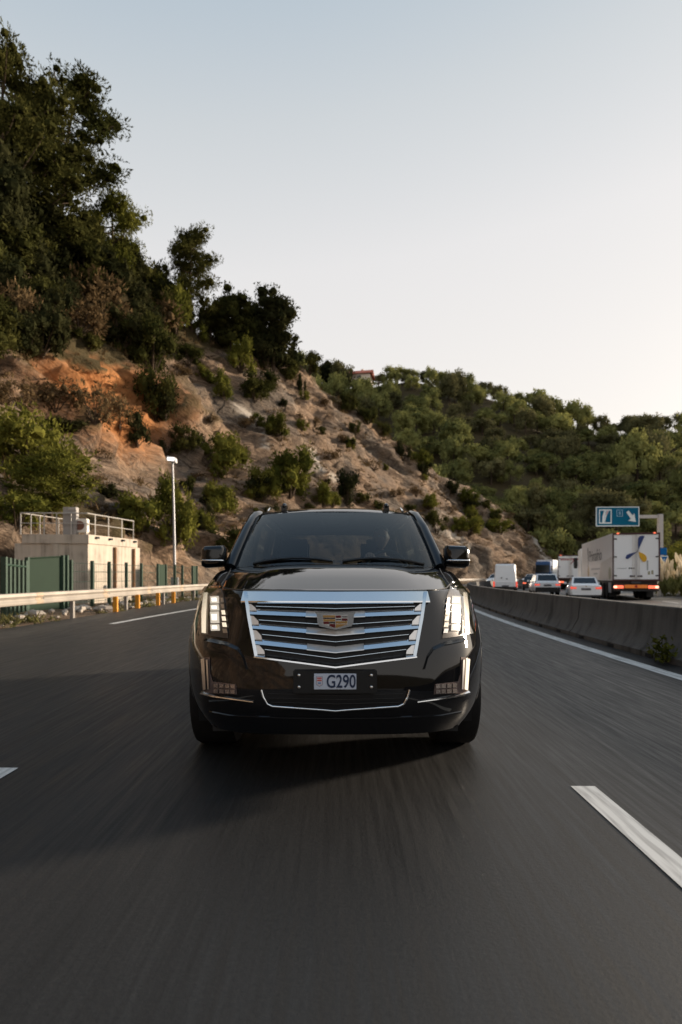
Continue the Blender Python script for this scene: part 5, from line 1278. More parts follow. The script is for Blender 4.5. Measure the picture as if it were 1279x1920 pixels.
def car(name, label, cat, loc, rz, L, W, zl, zb, zr, cab, paint, rear_glass=True, trunk=0, lamp='v', plate=(.52, .12, .78), facing=False, side_glass=True, bump=0.12, group=None, rearlean=.04):
    root = empty(name, loc, rz, label, cat, group); w = W/2
    st = [(0.0, .90, zl+.10, zb-.05-trunk*.0), (.07, .97, zl+.02, zb-.01), (.30, 1.0, zl, zb), (L*.5, 1.0, zl, zb), (L-.75, .99, zl, zb-.06), (L-.25, .92, zl+.02, zb-.20), (L, .78, zl+.10, zb-.34)]
    G = []
    for y, k, a, c in st:
        h = [(0, a), (w*k*.86, a), (w*k*.98, a+.14), (w*k, (a+c)/2), (w*k*.975, c-.12), (w*k*.90, c), (0, c+.025)]
        G.append([Vector((x, y, z)) for x, z in h]+[Vector((-x, y, z)) for x, z in h[-2:0:-1]])
    n = len(G[0]); b = MB(); b.add([q for l in G for q in l], [(i*n+j, i*n+(j+1) % n, (i+1)*n+(j+1) % n, (i+1)*n+j) for i in range(len(G)-1) for j in range(n)]+[tuple(range(n)), tuple((len(G)-1)*n+j for j in range(n))])
    y0, y1, y2, y3 = cab; wr = w*.74 if rear_glass else w*.80; wb = w*.90
    def sec(t):   # ring of the cabin at height fraction t
        z = zb-.03+(zr-zb+.03)*t; ww = wb+(wr-wb)*t; a = y0+(y1-y0)*t; c = y3+(y2-y3)*t
        return [Vector((-ww*.93, a, z)), Vector((ww*.93, a, z)), Vector((ww, a+.10, z)), Vector((ww, c-.12, z)), Vector((ww*.90, c, z)), Vector((-ww*.90, c, z)), Vector((-ww, c-.12, z)), Vector((-ww, a+.10, z))]
    R_ = [sec(t) for t in (0, .5, .93)]; top_ = sec(1.0); cx = (y1+y2)/2
    R_.append([Vector((q.x*.93, cx+(q.y-cx)*.95, zr)) for q in top_]); 
    b.add([q for l in R_ for q in l], [(i*8+j, i*8+(j+1) % 8, (i+1)*8+(j+1) % 8, (i+1)*8+j) for i in range(3) for j in range(8)]+[tuple(3*8+j for j in range(8))])
    b.build('body', paint, root, 35)
    def pane(nm, i, j, t0, t1, m0, m1, off, m=PANE):
        A, B = sec(t0), sec(t1); p = A[i].lerp(A[j], m0); q = A[i].lerp(A[j], m1); r = B[i].lerp(B[j], m1); u = B[i].lerp(B[j], m0)
        nn = (q-p).cross(u-p).normalized()
        if nn.dot((p+r)/2-Vector((0, cx, (zb+zr)/2))) < 0: nn = -nn
        k = MB(); k.hexa([p+nn*off, q+nn*off, r+nn*off, u+nn*off, p-nn*.01, q-nn*.01, r-nn*.01, u-nn*.01]); return k.build(nm, m, root)
    if rear_glass: pane('rear_window', 0, 1, .22, .90, .05, .95, .006)
    if facing: pane('windscreen', 4, 5, .12, .92, .04, .96, .006)
    if side_glass:
        for i, j in ((2, 3), (6, 7)): pane('side_window', i, j, .15, .88, .06, .48, .006); pane('side_window', i, j, .15, .88, .52, .94, .006)
    wheels(root, W, (L*.2, L*.80), .32)
    k = MB(); k.box((-w*.92, -.035, zl+.02), (w*.92, .06, zl+.02+bump)); bevel(k.build('bumper', TRIM_BLK, root), .02)
    for s in (-1, 1):
        if lamp == 'v': lo, hi = (w*.80, zb-.52), (w*.97, zb-.02)
        else: lo, hi = (w*.55, zb-.27), (w*.955, zb-.10)
        xs = sorted((s*lo[0], s*hi[0])); k = MB(); k.box((xs[0], -.012, lo[1]), (xs[1], .16, hi[1])); bevel(k.build('tail_light', TAIL if lamp != 'lit' else TAILB, root), .03)
        k = MB(); k.box((min(s*w*.98, s*(w+.17)), y3-.45, zb+.0), (max(s*w*.98, s*(w+.17)), y3-.33, zb+.14)); bevel(k.build('door_mirror', paint if not facing else TRIM_BLK, root), .03)
        if facing: k = MB(); k.box((min(s*w*.45, s*w*.82), L-.20, zb-.48), (max(s*w*.45, s*w*.82), L+.01, zb-.33)); bevel(k.build('headlight', HEADL, root), .02)
    if facing:
        k = MB(); k.box((-w*.4, L-.08, zl+.1), (w*.4, L+.012, zl+.32)); k.build('grille', TRIM_BLK, root)
    else:
        k = MB(); k.box((-plate[0]/2, -.02, plate[2]-plate[1]/2), (plate[0]/2, .05, plate[2]+plate[1]/2)); k.build('number_plate', PLATE, root)
    return root
def at(px, Y, z=OPP): p = px2w(px, HZ, Y); p.z = z; return p
vh = lambda Y: -heading(Y)
# white van
van = car('van', 'tall white panel van with a plain windowless back, ahead of the white hatchback', 'van', at(947.5, 51), -.26, 5.9, 2.02, .35, 1.02, 2.46, (.03, .16, 4.6, 5.5), WHITE, rear_glass=False, side_glass=False, lamp='v', plate=(.56, .13, .62), bump=.2)
k = MB(); k.box((-.006, -.0, .45), (.006, .10, .98)); k.build('door_gap', TRIM_BLK, van)
for x, z in ((-.30, 1.30), (.12, 1.22)): k = MB(); k.box((x-.07, .0, z-.03), (x+.07, .12, z+.03)); k.build('door_handle', TRIM_BLK, van)
sv = car('hatchback', 'white high roofed hatchback between the panel van and the white saloon', 'car', at(1027, 43.5), -.20, 4.35, 1.82, .30, 1.02, 1.60, (.10, .62, 2.6, 3.35), WHITE, plate=(.52, .12, .80), lamp='h', bump=.34)
sd_ = car('saloon', 'white saloon car just left of the big white lorry', 'car', at(1099, 35.5), -.30, 4.45, 1.76, .24, .95, 1.40, (.62, 1.22, 2.6, 3.35), WHITE, plate=(.52, .12, .70), lamp='h', bump=.10)
for r_ in (sv, sd_):
    k = MB(); k.disc((0, -.0, .90 if r_ is sv else .86), (0, 1, 0), .04, 12, .04); k.build('badge', CHROME, r_, 40)
dk = car('dark_car', 'dark car with red tail lights, half hidden left of the white hatchback', 'car', at(997, 62), -.30, 4.3, 1.78, .28, .92, 1.46, (.12, .6, 2.5, 3.2), DARKC, lamp='lit', plate=(.5, .11, .7))
# oncoming, far round the bend
def oncoming(nm, lb, px, Y, **kw):
    p = px2w(px, HZ, Y); p.z = 0.0; h = heading(Y); fwd = Vector((-sin(h), -cos(h), 0))
    return car(nm, lb, 'car', p-fwd*4.2, pi-h, 4.2, 1.78, .26, .90, 1.45, (.12, .6, 2.5, 3.3), WHITE, facing=True, lamp='h', **kw)
oncoming('oncoming_car', 'small white oncoming car with its lamps lit, right of the panel van', 987, 88)
oncoming('oncoming_car', 'white oncoming car mostly hidden behind the left side of the panel van', 921, 80)

# ---- lorries
LW = mat('trailer_white', (.86, .87, .88), rough=.35, var=.04, scale=1.2)
LS = mat('trailer_side_shaded', (.74, .72, .71), rough=.45, var=.06, scale=.8)  # greyer than the rear doors: the shade on the sides is put into the colour
FRAME = mat('trailer_frame', (.06, .018, .018), rough=.5)
CHAS = mat('chassis_black', (.012, .012, .012), rough=.6)
BLUE = mat('lorry_blue', (.010, .035, .16), rough=.4, var=.08); YEL = mat('lorry_yellow', (.70, .38, .01), rough=.4, var=.08)
GREY = mat('lettering_grey', (.045, .045, .055), rough=.5)
REFL = mat('orange_reflector_board', (.60, .16, .03), rough=.4, var=.12, emit=(1, .25, .03), estr=.03)  # faint orange glow added to the board, which is no lamp
def trailer(root, L, W, z0, z1, m_rear=LW, m_side=LS, lamp=True):
    w = W/2; b = MB(); b.box((-w, .10, z0), (w, L, z1)); body = bevel(b.build('trailer_box', m_side, root), .02)
    fr = MB(); t = .07
    fr.box((-w, 0, z0-.02), (-w+t, .098, z1)); fr.box((w-t, 0, z0-.02), (w, .098, z1)); fr.box((-w+t, 0, z1-.10), (w-t, .098, z1)); fr.box((-w+t, 0, z0-.02), (w-t, .098, z0+.08)); fr.build('door_frame', FRAME, root)
    for s in (-1, 1):
        a, c = sorted((s*.012, s*(w-t-.004))); b = MB(); b.box((a, .035, z0+.084), (c, .096, z1-.104)); d = bevel(b.build('rear_door', m_rear, root), .008)
        for x in (.06, .17):
            b = MB(); b.tube([(s*x, .02, z0+.02), (s*x, .02, z1-.08)], .017, 6); b.build('locking_bar', SATIN, d, 60)
        for z in (z0+.3, (z0+z1)/2, z1-.35):
            b = MB(); b.box((min(s*(w-.02), s*(w-.24)), .012, z-.035), (max(s*(w-.02), s*(w-.24)), .034, z+.035)); b.build('hinge', CHAS, d)
        b = MB(); b.box((min(s*.05, s*.34), .008, z0+.22), (max(s*.05, s*.34), .033, z0+.32)); b.build('latch', GREY, d)
        if lamp:
            b = MB(); b.cbox((s*(w-.30), .03, z1-.03), (.15, .10, .09)); bevel(b.build('marker_lamp', TAILB, root), .02)
        b = MB(); b.box((min(s*(w-.10), s*(w-.62)), .05, z0-.46), (max(s*(w-.10), s*(w-.62)), .16, z0-.28)); bevel(b.build('tail_light', TAILB, root), .02)
        b = MB(); b.cbox((s*(w-.16), .04, z0-.37), (.18, .03, .13)); b.build('brake_lamp', mat('brake_lamp', (.9, .3, .2), .2, emit=(1, .38, .25), estr=.42), root)
    b = MB(); b.box((-w+.12, .20, .55), (w-.12, L-.4, z0-.001)); b.build('chassis', CHAS, root)
    b = MB(); b.box((-w+.04, .10, z0-.62), (w-.04, .22, z0-.50)); b.box((-.5, .22, z0-.62), (.5, .6, z0-.3)); b.build('underrun_bar', CHAS, root)
    for s in (-1, 1):
        for y in (2.2, 3.5, 4.8, L-1.6):
            b = MB(); b.disc((s*(w-.22), y, .52), (1, 0, 0), .52, 24, .40); bevel(b.build('wheel', RUBBER, root), .05, 2)
        b = MB(); b.box((min(s*(w-.04), s*(w-.44)), 1.35, .18), (max(s*(w-.04), s*(w-.44)), 1.38, .95)); b.build('mud_flap', CHAS, root)
        b = MB(); b.box((min(s*w, s*(w-.05)), 5.6, .45), (max(s*w, s*(w-.05)), 9.5, z0-.1)); b.build('side_guard', CHAS, root)
    return body
T1 = empty('lorry', at(1193, 36.3), -.255, 'big white box lorry with a blue and yellow blade emblem on its rear doors', 'lorry')
Z0, Z1 = 1.18, 4.02; w = 1.29
trailer(T1, 13.4, 2.58, Z0, Z1)
dz = lambda a, c: (a*1.22, 0, Z0+.09+c*(Z1-Z0-.2))
def blade(name, pts, m):
    P = cr([(a*1.22, Z0+.09+c*(Z1-Z0-.2)) for a, c in pts+[pts[0]]], 5)[:-1]
    b = MB(); b.prism([(p[0], p[1]) for p in P], (0, -.008, 0), (1, 0, 0), (0, 0, 1), (0, .042, 0)); return b.build(name, m, T1)
blade('emblem_blade', [(.06, .60), (.10, .66), (.28, .86), (.36, .96), (.31, 1.0-.03), (.17, .965), (.09, .90), (.085, .78), (.09, .68)], BLUE)
blade('emblem_blade', [(.10, .66), (.03, .615), (-.12, .595), (-.30, .57), (-.42, .54), (-.465, .49), (-.44, .46), (-.34, .465), (-.18, .53), (.0, .60)], BLUE)
blade('emblem_blade', [(.11, .615), (.30, .575), (.42, .53), (.47, .46), (.41, .40), (.30, .395), (.20, .46), (.13, .54)], YEL)
LBL = mat('sticker_grey', (.40, .41, .42), .5)
for a0, c0, a1, c1, m_ in ((.47, .20, .54, .42, LBL), (.52, .10, .62, .18, mat('sticker_olive', (.34, .32, .22), .5)), (.67, .11, .77, .20, mat('sticker_olive', (0, 0, 0)))):
    b = MB(); p, q = dz(a0, c0), dz(a1, c1); b.box((p[0], .03, p[2]), (q[0], .0345, q[2])); b.build('sticker', m_, T1)
b = MB(); p = dz(-.86, .235); q = dz(-.42, .252); b.box((p[0], .029, p[2]), (q[0], .0345, q[2])); b.build('door_mark', LBL, T1)
for k in range(3): b = MB(); p = dz(-.33+.09*k, .23); q = dz(-.26+.09*k, .262); b.box((p[0], .029, p[2]), (q[0], .0345, q[2])); b.build('door_mark', GREY, T1)
b = MB(); b.box((-.62, .02, Z0-.44), (.62, .06, Z0-.24)); bd = b.build('reflector_board', REFL, T1)
b = MB(); b.box((-.07, .012, Z0-.41), (.07, .019, Z0-.27)); b.build('red_square', mat('reflector_red', (.35, .02, .01), .4), bd)
b = MB(); b.box((-.25, .0, Z0-.16), (.25, .09, Z0-.06)); b.build('step', GREY, T1)
b = MB(); b.box((-w-.012, .55, .45), (-w+.02, 1.35, Z0-.12)); b.build('side_panel', mat('panel_grey', (.36, .35, .34), .5), T1)
# left side of the trailer: script lettering, swoosh, pale lower panel
lx = -w-.006
text_part('side_text', 'Primafr\u00edo', GREY, T1, (lx, 6.6, 2.86), (0, -1, 0), (0, 0, 1), 1.15, .006, width=5.4)
b = MB(); b.prism([(10.2, 3.5), (9.9, 3.6), (9.7, 2.9), (9.75, 2.2), (10.3, 1.7), (10.0, 2.4), (10.05, 3.0)], (lx, 0, 0), (0, 1, 0), (0, 0, 1), (.005, 0, 0)); b.build('side_swoosh', GREY, T1)
b = MB(); b.prism([(10.1, 2.1), (9.5, 2.2), (9.2, 1.6), (9.7, 1.35), (10.2, 1.5)], (lx, 0, 0), (0, 1, 0), (0, 0, 1), (.005, 0, 0)); b.build('side_swoosh', mat('swoosh_ochre', (.45, .33, .20), .5), T1)
for z, t0, t1 in ((1.95, 4.6, 8.4), (1.62, 5.6, 7.2)): b = MB(); b.box((lx, t0, z-.06), (lx+.005, t1, z+.06)); b.build('side_line', LBL, T1)
b = MB(); b.prism([(.3, Z0+.06), (5.0, Z0+.06), (4.2, Z0+1.15), (.3, Z0+1.45)], (lx+.002, 0, 0), (0, 1, 0), (0, 0, 1), (.003, 0, 0)); b.build('side_panel', mat('pale_panel', (.62, .57, .53), .5), T1)
b = MB(); b.prism([(.5+.45*cos(a), Z0+.45+.38*sin(a)) for a in [2*pi*k/16 for k in range(16)]], (lx-.002, .4, 0), (0, 1, 0), (0, 0, 1), (.003, 0, 0)); b.build('side_mark', mat('sticker_olive', (0, 0, 0)), T1)
# tractor unit ahead of the trailer
b = MB(); b.box((-1.24, 14.1, .7), (1.24, 16.2, 3.75)); bevel(b.build('cab', LW, T1), .12, 3)
b = MB(); b.box((-1.62, 15.7, 2.1), (-1.34, 15.85, 3.0)); bevel(b.build('cab_mirror', CHAS, T1), .03)
for s in (-1, 1):
    for y in (14.4, 15.4): b = MB(); b.disc((s*1.05, y, .52), (1, 0, 0), .52, 24, .36); bevel(b.build('wheel', RUBBER, T1), .05, 2)
T2 = empty('lorry', at(1069, 66), -.42, 'white box lorry with red lettering on its doors, ahead of the big lorry', 'lorry')
trailer(T2, 11.5, 2.50, 1.18, 3.72, lamp=True)
REDL = mat('lettering_red', (.30, .03, .04), .5)
b = MB(); b.box((-1.05, .028, 3.28), (1.05, .033, 3.36)); b.build('door_line', REDL, T2)
for k in range(9): b = MB(); b.box((-.95+.2*k, .028, 3.14), (-.80+.2*k, .033, 3.26)); b.build('door_mark', REDL, T2)
b = MB(); b.prism([(.0, 2.75), (.12, 2.75), (.5, 3.2), (.38, 3.2)], (0, .027, 0), (1, 0, 0), (0, 0, 1), (0, .005, 0)); b.build('door_mark', REDL, T2)
for z in (2.85, 2.65): b = MB(); b.box((.30, .028, z-.05), (.95, .033, z+.05)); b.build('door_mark', GREY, T2)
b = MB(); b.box((-1.2, 11.9, .7), (1.2, 13.9, 3.6)); bevel(b.build('cab', LW, T2), .12, 3)
b = MB(); b.box((-1.55, 13.4, 2.1), (-1.28, 13.55, 2.9)); bevel(b.build('cab_mirror', CHAS, T2), .03)
# oncoming blue cabbed lorry
Y_ = 97.0; hh = heading(Y_)
T3 = empty('lorry', px2w(1017, HZ, Y_)*1, pi-.62, 'oncoming lorry with a blue cab and white box, far round the bend', 'lorry'); T3.location.z = 0
CABB = mat('cab_blue', (.02, .09, .24), rough=.3, coat=.4)
b = MB(); b.hexa([(-1.22, -1.0, .5), (1.22, -1.0, .5), (1.22, 0, .5), (-1.22, 0, .5), (-1.18, -1.0, 3.55), (1.18, -1.0, 3.55), (1.14, -.35, 3.45), (-1.14, -.35, 3.45)]); cbb = bevel(b.build('cab', CABB, T3), .10, 3)
b = MB(); b.hexa([(-1.08, -.12, 1.75), (1.08, -.12, 1.75), (1.08, .06, 1.75), (-1.08, .06, 1.75), (-1.04, -.33, 2.95), (1.04, -.33, 2.95), (1.04, -.16, 2.95), (-1.04, -.16, 2.95)]); b.build('windscreen', PANE, T3)
b = MB(); b.box((-.8, .0, .75), (.8, .03, 1.45)); b.build('grille', CHAS, T3)
for s in (-1, 1):
    b = MB(); b.cbox((s*.95, .02, .85), (.32, .06, .2)); b.build('headlight', HEADL, T3)
    b = MB(); b.cbox((s*1.40, -.25, 2.4), (.2, .12, .8)); b.build('cab_mirror', CHAS, T3)
    for y in (-.7, -2.8, -9, -10.3): b = MB(); b.disc((s*1.0, y, .52), (1, 0, 0), .52, 20, .36); b.build('wheel', RUBBER, T3, 40)
b = MB(); b.box((-1.27, -13, 1.1), (1.27, -1.3, 3.75)); bevel(b.build('trailer_box', LW, T3), .02)

# ================================================================== right roadside
# cantilever direction sign
SY = 45.0; sp = at(1238, SY, OPP)
sg = empty('sign_gantry', sp, -.05, 'grey cantilever post carrying a teal exit sign over the opposite carriageway', 'road sign')
PG = mat('gantry_grey', (.46, .43, .41), .5, metal=.2, var=.1); TEAL = mat('sign_teal', (.004, .105, .19), .7, spec=.12, var=.08); SW = mat('sign_white', (.66, .70, .70), .4, var=.04)
s_ = SY/F
def sgp(px, py): return ((px-1238)*s_, EYE-(py-HZ)*s_-OPP)
zt = sgp(0, 964)[1]
b = MB(); b.box((-.17, -.15, -.2), (.17, .15, zt)); bevel(b.build('post', PG, sg), .03)
b = MB(); xl = sgp(1118, 0)[0]; b.box((xl+.4, -.09, zt-.30), (-.171, .09, zt-.06)); bevel(b.build('arm', PG, sg), .02)
x0, z0 = sgp(1118, 987); x1, z1 = sgp(1198, 950)
tilt = Matrix.Rotation(radians(-1.8), 4, 'Y')
board = MB(); board.box((x0, -.19, z0), (x1, -.13, z1)); bo = bevel(board.build('sign_board', SW, sg), .02)
def sgbox(nm, a0, c0, a1, c1, m, y=-.197, th=.006):
    W_, H_ = x1-x0, z1-z0; b = MB(); b.box((x0+a0*W_, y, z0+c0*H_), (x0+a1*W_, y+th, z0+c1*H_)); return b.build(nm, m, bo)
def sgpoly(nm, pts, m, y=-.207, th=.006):
    W_, H_ = x1-x0, z1-z0; b = MB(); b.prism([(x0+a*W_, z0+c*H_) for a, c in pts], (0, y, 0), (1, 0, 0), (0, 0, 1), (0, th, 0)); return b.build(nm, m, bo)
sgbox('sign_face', .025, .05, .975, .95, TEAL)
for q in ((.07, .14, .36, .20), (.07, .80, .36, .86), (.07, .20, .092, .80), (.338, .20, .36, .80)): sgbox('symbol_frame', *q, SW, -.203)
sgpoly('symbol_stroke', [(.145, .20), (.185, .20), (.20, .50), (.235, .80), (.19, .80), (.15, .50)], SW)
sgpoly('symbol_stroke', [(.19, .20), (.205, .20), (.235, .50), (.30, .80), (.25, .80), (.205, .50)], SW)
sgpoly('symbol_stroke', [(.232, .60), (.245, .60), (.285, .79), (.262, .79)], mat('sign_red', (.40, .06, .05), .4), -.212)
FRM = mat('sign_pale_blue', (.25, .38, .50), .4)
for q in ((.475, .50, .615, .525), (.475, .815, .615, .84), (.475, .525, .487, .815), (.603, .525, .615, .815)): sgbox('number_frame', *q, FRM, -.203)
W_, H_ = x1-x0, z1-z0; text_part('exit_number', '8', FRM, bo, (x0+.545*W_, -.206, z0+.665*H_), (1, 0, 0), (0, 0, 1), .34, .006)
sgpoly('arrow', [(.70, .70), (.745, .80), (.845, .54), (.875, .66), (.915, .22), (.735, .29), (.80, .37)], SW)
# two small blue panels behind the lorry
bs = empty('blue_panels', at(1242, 43, OPP), -.05, 'two small blue square panels on a thin post right of the big lorry', 'road sign')
BLU = mat('panel_blue', (.006, .10, .30), .7, spec=.12, var=.08); s2 = 43/F
def bp_(px, py): return ((px-1242)*s2, EYE-(py-HZ)*s2-OPP)
b = MB(); b.tube([(0, .04, -.2), (0, .04, bp_(0, 1028)[1])], .04, 8); b.build('post', PG, bs, 60)
a = bp_(1236.5, 1040.5); c = bp_(1250, 1027); b = MB(); b.box((a[0], -.02, a[1]), (c[0], .0, c[1])); b.build('panel', BLU, bs)
a = bp_(1236.5, 1060); c = bp_(1252.5, 1042); b = MB(); b.box((a[0], -.02, a[1]), (c[0], .0, c[1])); pn = b.build('panel', SW, bs)
a = bp_(1238, 1058.5); c = bp_(1251, 1043.5); b = MB(); b.box((a[0], -.026, a[1]), (c[0], -.021, c[1])); b.build('panel_face', BLU, pn)
a = bp_(1240, 1056); b = MB(); b.prism([(a[0], a[1]), (a[0]+.1, a[1]), (a[0]+.26, a[1]+.32), (a[0]+.14, a[1]+.32)], (0, -.031, 0), (1, 0, 0), (0, 0, 1), (0, .004, 0)); b.build('panel_mark', FRM, pn)
# outer concrete wall of the opposite carriageway
OW = concrete('outer_wall_concrete', (.19, .16, .135), .35)
b = MB(); L_ = []; q0 = lat(34, 20.4)
for y in frange(16, 60, 1.5):
    a = heading(y); nx = Vector((cos(a), -sin(a), 0)); p = lat(y, 20.4)-q0; L_.append([p+nx*x+Vector((0, 0, z)) for x, z in ((-.22, OPP-.1), (-.14, .25), (-.10, .56), (.10, .56), (.22, OPP-.1))])
b.add([q for l in L_ for q in l], [(i*5+j, i*5+(j+1) % 5, (i+1)*5+(j+1) % 5, (i+1)*5+j) for i in range(len(L_)-1) for j in range(5)]+[tuple(range(5)), tuple((len(L_)-1)*5+j for j in range(5))])
ow = b.build('concrete_wall', OW, None, 30); ow.location = q0; tag(ow, 'low brownish concrete wall right of the big lorry, below the pampas grass', 'wall')
# ground beyond that wall
struct(strip('embankment', frange(-70, 150, 3), 19.5, 60, lambda y, d: OPP-.02+(max(0, d-20.5)*.10), gm, 5))
# pampas grass
PLUME = foliage('pampas_plume', (.50, .42, .30), (.85, .76, .58), .35); PLEAF = foliage('pampas_leaf', (.06, .075, .03), (.16, .16, .06))
def pampas_mesh(seed):
    r = random.Random(seed); P = MB(); Lf = MB()
    for k in range(13):
        th = r.uniform(0, 6.28); ln = r.uniform(.1, .75); h = r.uniform(1.5, 2.7); t = Vector((cos(th)*ln, sin(th)*ln, h)); bs_ = Vector((cos(th)*.15, sin(th)*.15, 0))
        Lf.tube([bs_, bs_.lerp(t, .6)+Vector((0, 0, .1)), t-Vector((0, 0, .1))], .012, 4)
        d = (t-bs_).normalized(); d = (d+Vector((cos(th)*.12, sin(th)*.12, 0))).normalized()
        P.tube([t-d*.35, t-d*.1, t+d*.22, t+d*.5], [.03, .11, .095, .012], 7)
        for q in range(26):
            u = r.uniform(-.33, .4); c = t+d*u; a = Vector((r.uniform(-1, 1), r.uniform(-1, 1), r.uniform(.2, 1.2))).normalized(); w_ = a.cross(d).normalized()*.025
            P.add([c-w_, c+w_, c+a*r.uniform(.12, .24)], [(0, 1, 2)])
    for k in range(110):
        th = r.uniform(0, 6.28); ln = r.uniform(.4, 1.3); h = r.uniform(.7, 1.6); w_ = Vector((-sin(th), cos(th), 0))*.022
        m1 = Vector((cos(th)*ln*.4, sin(th)*ln*.4, h)); e_ = Vector((cos(th)*ln, sin(th)*ln, h*r.uniform(.3, .8)))
        Lf.add([-w_, w_, m1+w_, m1-w_, e_], [(0, 1, 2, 3), (3, 2, 4)])
    def fin(mb, m, nm):
        me = mb.mesh(nm, m, None, False); at = me.attributes.new('tone', 'FLOAT', 'POINT'); at.data.foreach_set('value', [r.uniform(0, .8) for _ in me.vertices]); return me
    return fin(P, PLUME, 'plume'), fin(Lf, PLEAF, 'leaves')
PM = [pampas_mesh(3), pampas_mesh(4)]
for i, (px, Y, sc, lb) in enumerate(((1246, 38.5, .95, 'pampas grass clump with cream plumes touching the right side of the big lorry'), (1262, 40, 1.05, 'tall pampas grass clump below the blue panels, middle one of the row'), (1280, 39, 1.1, 'pampas grass clump with cream plumes at the right edge of the picture'))):
    r_ = empty('pampas_grass', at(px, Y, -.1), i*1.7, lb, 'plant', 'pampas grass beside the lorry'); r_.scale = (sc, sc, sc*.82)
    for m_, nm in zip(PM[i % 2], ('plume', 'leaves')): link(nm, m_, r_)
for i, (px, Y, sc, k) in enumerate(((1262, 47, 3.4, 1), (1288, 45, 4.0, 0), (1225, 60, 3.6, 2), (1270, 58, 4.5, 3), (1180, 75, 4.2, 1), (1150, 85, 4.0, 2), (1110, 98, 4.4, 0), (1240, 72, 5.0, 2), (1290, 66, 5.2, 1), (1200, 90, 5.0, 3), (1080, 112, 5.2, 1), (1140, 105, 5.5, 2))):
    v_ = SETS['green' if i % 2 else 'olive']; v_ = v_[k % len(v_)]; o = link('shrub', v_[0]); o.location = at(px, Y, .0); o.rotation_euler = (0, 0, i*1.3); o.scale = (sc/2.4*1.5, sc/2.4*1.5, sc/2.4*1.3)
    tag(o, 'wild shrub on the far right verge, behind the lorries and the gantry sign', 'shrub', 'verge shrubs behind the lorries')

# ================================================================== the driver
SKIN = mat('skin', (.62, .42, .32), rough=.5, var=.06); SHIRT = mat('dark_shirt', (.03, .035, .045), .85, var=.2); HAIR = mat('dark_hair', (.025, .018, .014), .6, var=.3)
drv = empty('person', (.003+.48, Y0+3.0, .81), 0, 'driver in a dark shirt behind the windscreen, one hand on top of the steering wheel', 'person')
vts = []; eds = []; rad = []
def jv(p, r, parent=None):
    vts.append(tuple(p)); rad.append(r); i = len(vts)-1
    if parent is not None: eds.append((parent, i))
    return i
pel = jv((0, .08, .02), .15); wst = jv((0, .13, .20), .13, pel); chs = jv((0, .14, .40), .15, wst); shc = jv((0, .12, .50), .10, chs); nk = jv((0, .09, .58), .055, shc); hd0 = jv((0, .07, .66), .06, nk)
def arm(s, elbow, wrist, palm, tips, thumb):
    sh = jv((s*.19, .12, .48), .065, shc); el = jv(elbow, .045, sh); wr = jv(wrist, .029, el); pm = jv(palm, .036, wr)
    for t in tips:
        m_ = Vector(palm).lerp(Vector(t[0]), .75); a_ = jv(m_, .0105, pm); b_ = jv(t[0], .0095, a_); jv(t[1], .0085, b_)
    a_ = jv(thumb[0], .012, pm); jv(thumb[1], .0095, a_)
# right hand (picture left) on the upper left of the wheel rim, left hand low on the right
hx, hy, hz_ = -.155, -.655, .555
arm(-1, (-.27, -.16, .30), (-.19, -.56, .52), (hx-.005, hy+.02, hz_+.012), [((hx-.04+.022*i, hy-.055, hz_+.012+.006*(i in (1, 2))), (hx-.036+.022*i, hy-.062, hz_-.024)) for i in range(4)], ((hx+.035, hy+.0, hz_-.005), (hx+.045, hy-.02, hz_-.03)))
hx, hy, hz_ = .165, -.66, .37
arm(1, (.29, -.18, .20), (.20, -.57, .34), (hx, hy+.02, hz_), [((hx-.035+.022*i, hy-.055, hz_+.01), (hx-.035+.022*i, hy-.062, hz_-.026)) for i in range(4)], ((hx-.04, hy, hz_-.005), (hx-.05, hy-.02, hz_-.03)))
for s in (-1, 1):
    hp_ = jv((s*.10, .02, .03), .095, pel); kn = jv((s*.16, -.44, .12), .065, hp_); an = jv((s*.14, -.74, -.22), .042, kn); jv((s*.15, -.90, -.25), .035, an)
sm_ = bpy.data.meshes.new('body'); sm_.from_pydata(vts, eds, []); so = bpy.data.objects.new('body', sm_); COL.objects.link(so)
so.modifiers.new('skin', 'SKIN'); sk = sm_.skin_vertices[0].data
for i, r_ in enumerate(rad): sk[i].radius = (r_, r_)
sk[0].use_root = True
ss = so.modifiers.new('sub', 'SUBSURF'); ss.levels = 2; ss.render_levels = 2
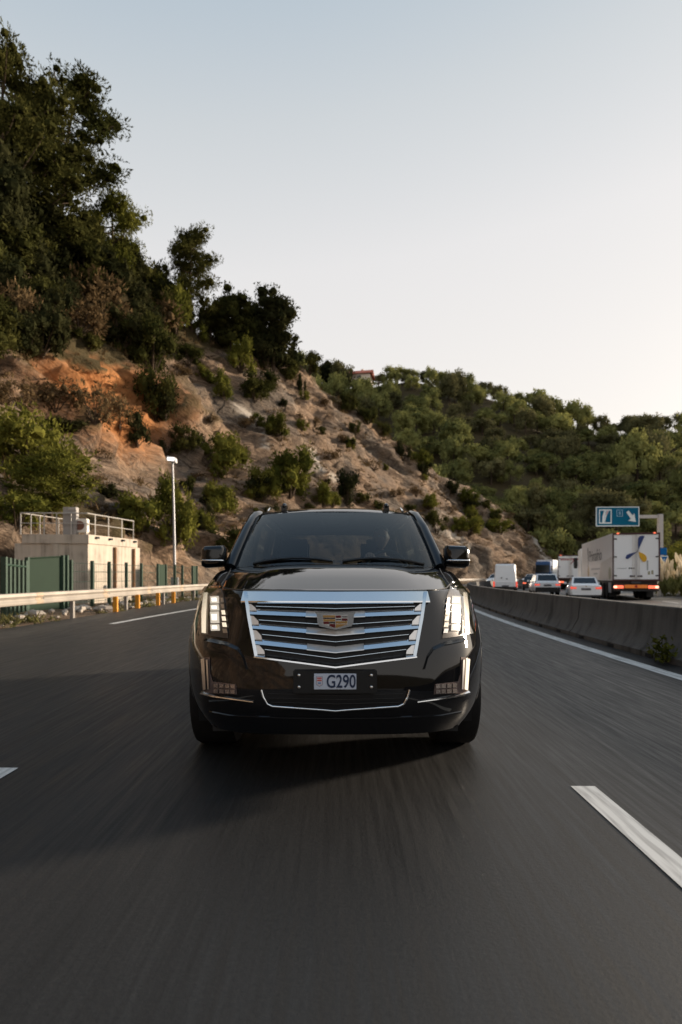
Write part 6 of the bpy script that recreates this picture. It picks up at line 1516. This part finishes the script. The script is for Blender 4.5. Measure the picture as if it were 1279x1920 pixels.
dg = bpy.context.evaluated_depsgraph_get(); bmesh_ = bpy.data.meshes.new_from_object(so.evaluated_get(dg)); bpy.data.objects.remove(so)
# head joined to the same mesh
def headfn(p, d):
    q = p.copy()
    if d.z < 0: q.x *= 1-.34*(-d.z)**1.3; q.y *= 1-.10*(-d.z)
    if d.y < -.6 and abs(d.x) < .35:
        q.y -= .018*max(0, 1-abs(d.x)/.22)*max(0, 1-abs(d.z+.12)/.26)              # nose
        q.y += .010*exp(-((abs(d.x)-.27)/.10)**2)*exp(-((d.z-.12)/.12)**2)            # eye hollows
        q.y -= .006*exp(-(d.x/.2)**2)*exp(-((d.z+.42)/.06)**2)                        # lips
        q.y -= .007*exp(-(d.x/.3)**2)*exp(-((d.z+.74)/.14)**2)
    if abs(d.x) > .93: q.x += .014*(1 if d.x > 0 else -1)*max(0, 1-abs(d.z)/.35)*max(0, 1-abs(d.y-.05)/.3)
    return q
hb = MB(); hb.sphere((0, .035, .765), (.078, .098, .118), 40, 28, headfn)
bm = bmesh.new(); bm.from_mesh(bmesh_); o0 = len(bm.verts)
hv = [bm.verts.new(v) for v in hb.v]
for f in hb.f:
    vs_ = [hv[i] for i in f]
    try: bm.faces.new(vs_)
    except ValueError: pass
bm.to_mesh(bmesh_); bm.free()
bmesh_.materials.clear(); bmesh_.materials.append(SKIN); bmesh_.materials.append(SHIRT)
mi = []
for p in bmesh_.polygons:
    c = p.center; mi.append(0 if (c.z > .575 and abs(c.x) < .12 and c.y > -.2) or c.y < -.53 and c.z > .25 else 1)
bmesh_.polygons.foreach_set('material_index', mi); bmesh_.polygons.foreach_set('use_smooth', [True]*len(bmesh_.polygons))
link('body', bmesh_, drv)
hb = MB(); hb.sphere((0, .050, .795), (.087, .100, .105), 24, 16, lambda p, d: Vector((p.x, max(p.y, -.075+.05*(d.z < .3)), max(p.z, -.03 if d.y > .1 else .035)))); hb.build('hair', HAIR, drv, 60)
for s in (-1, 1):
    hb = MB(); hb.sphere((s*.030, -.050, .780), (.013, .010, .009), 10, 8); hb.build('eye', mat('eye_white', (.6, .58, .55), .2), drv, 60)
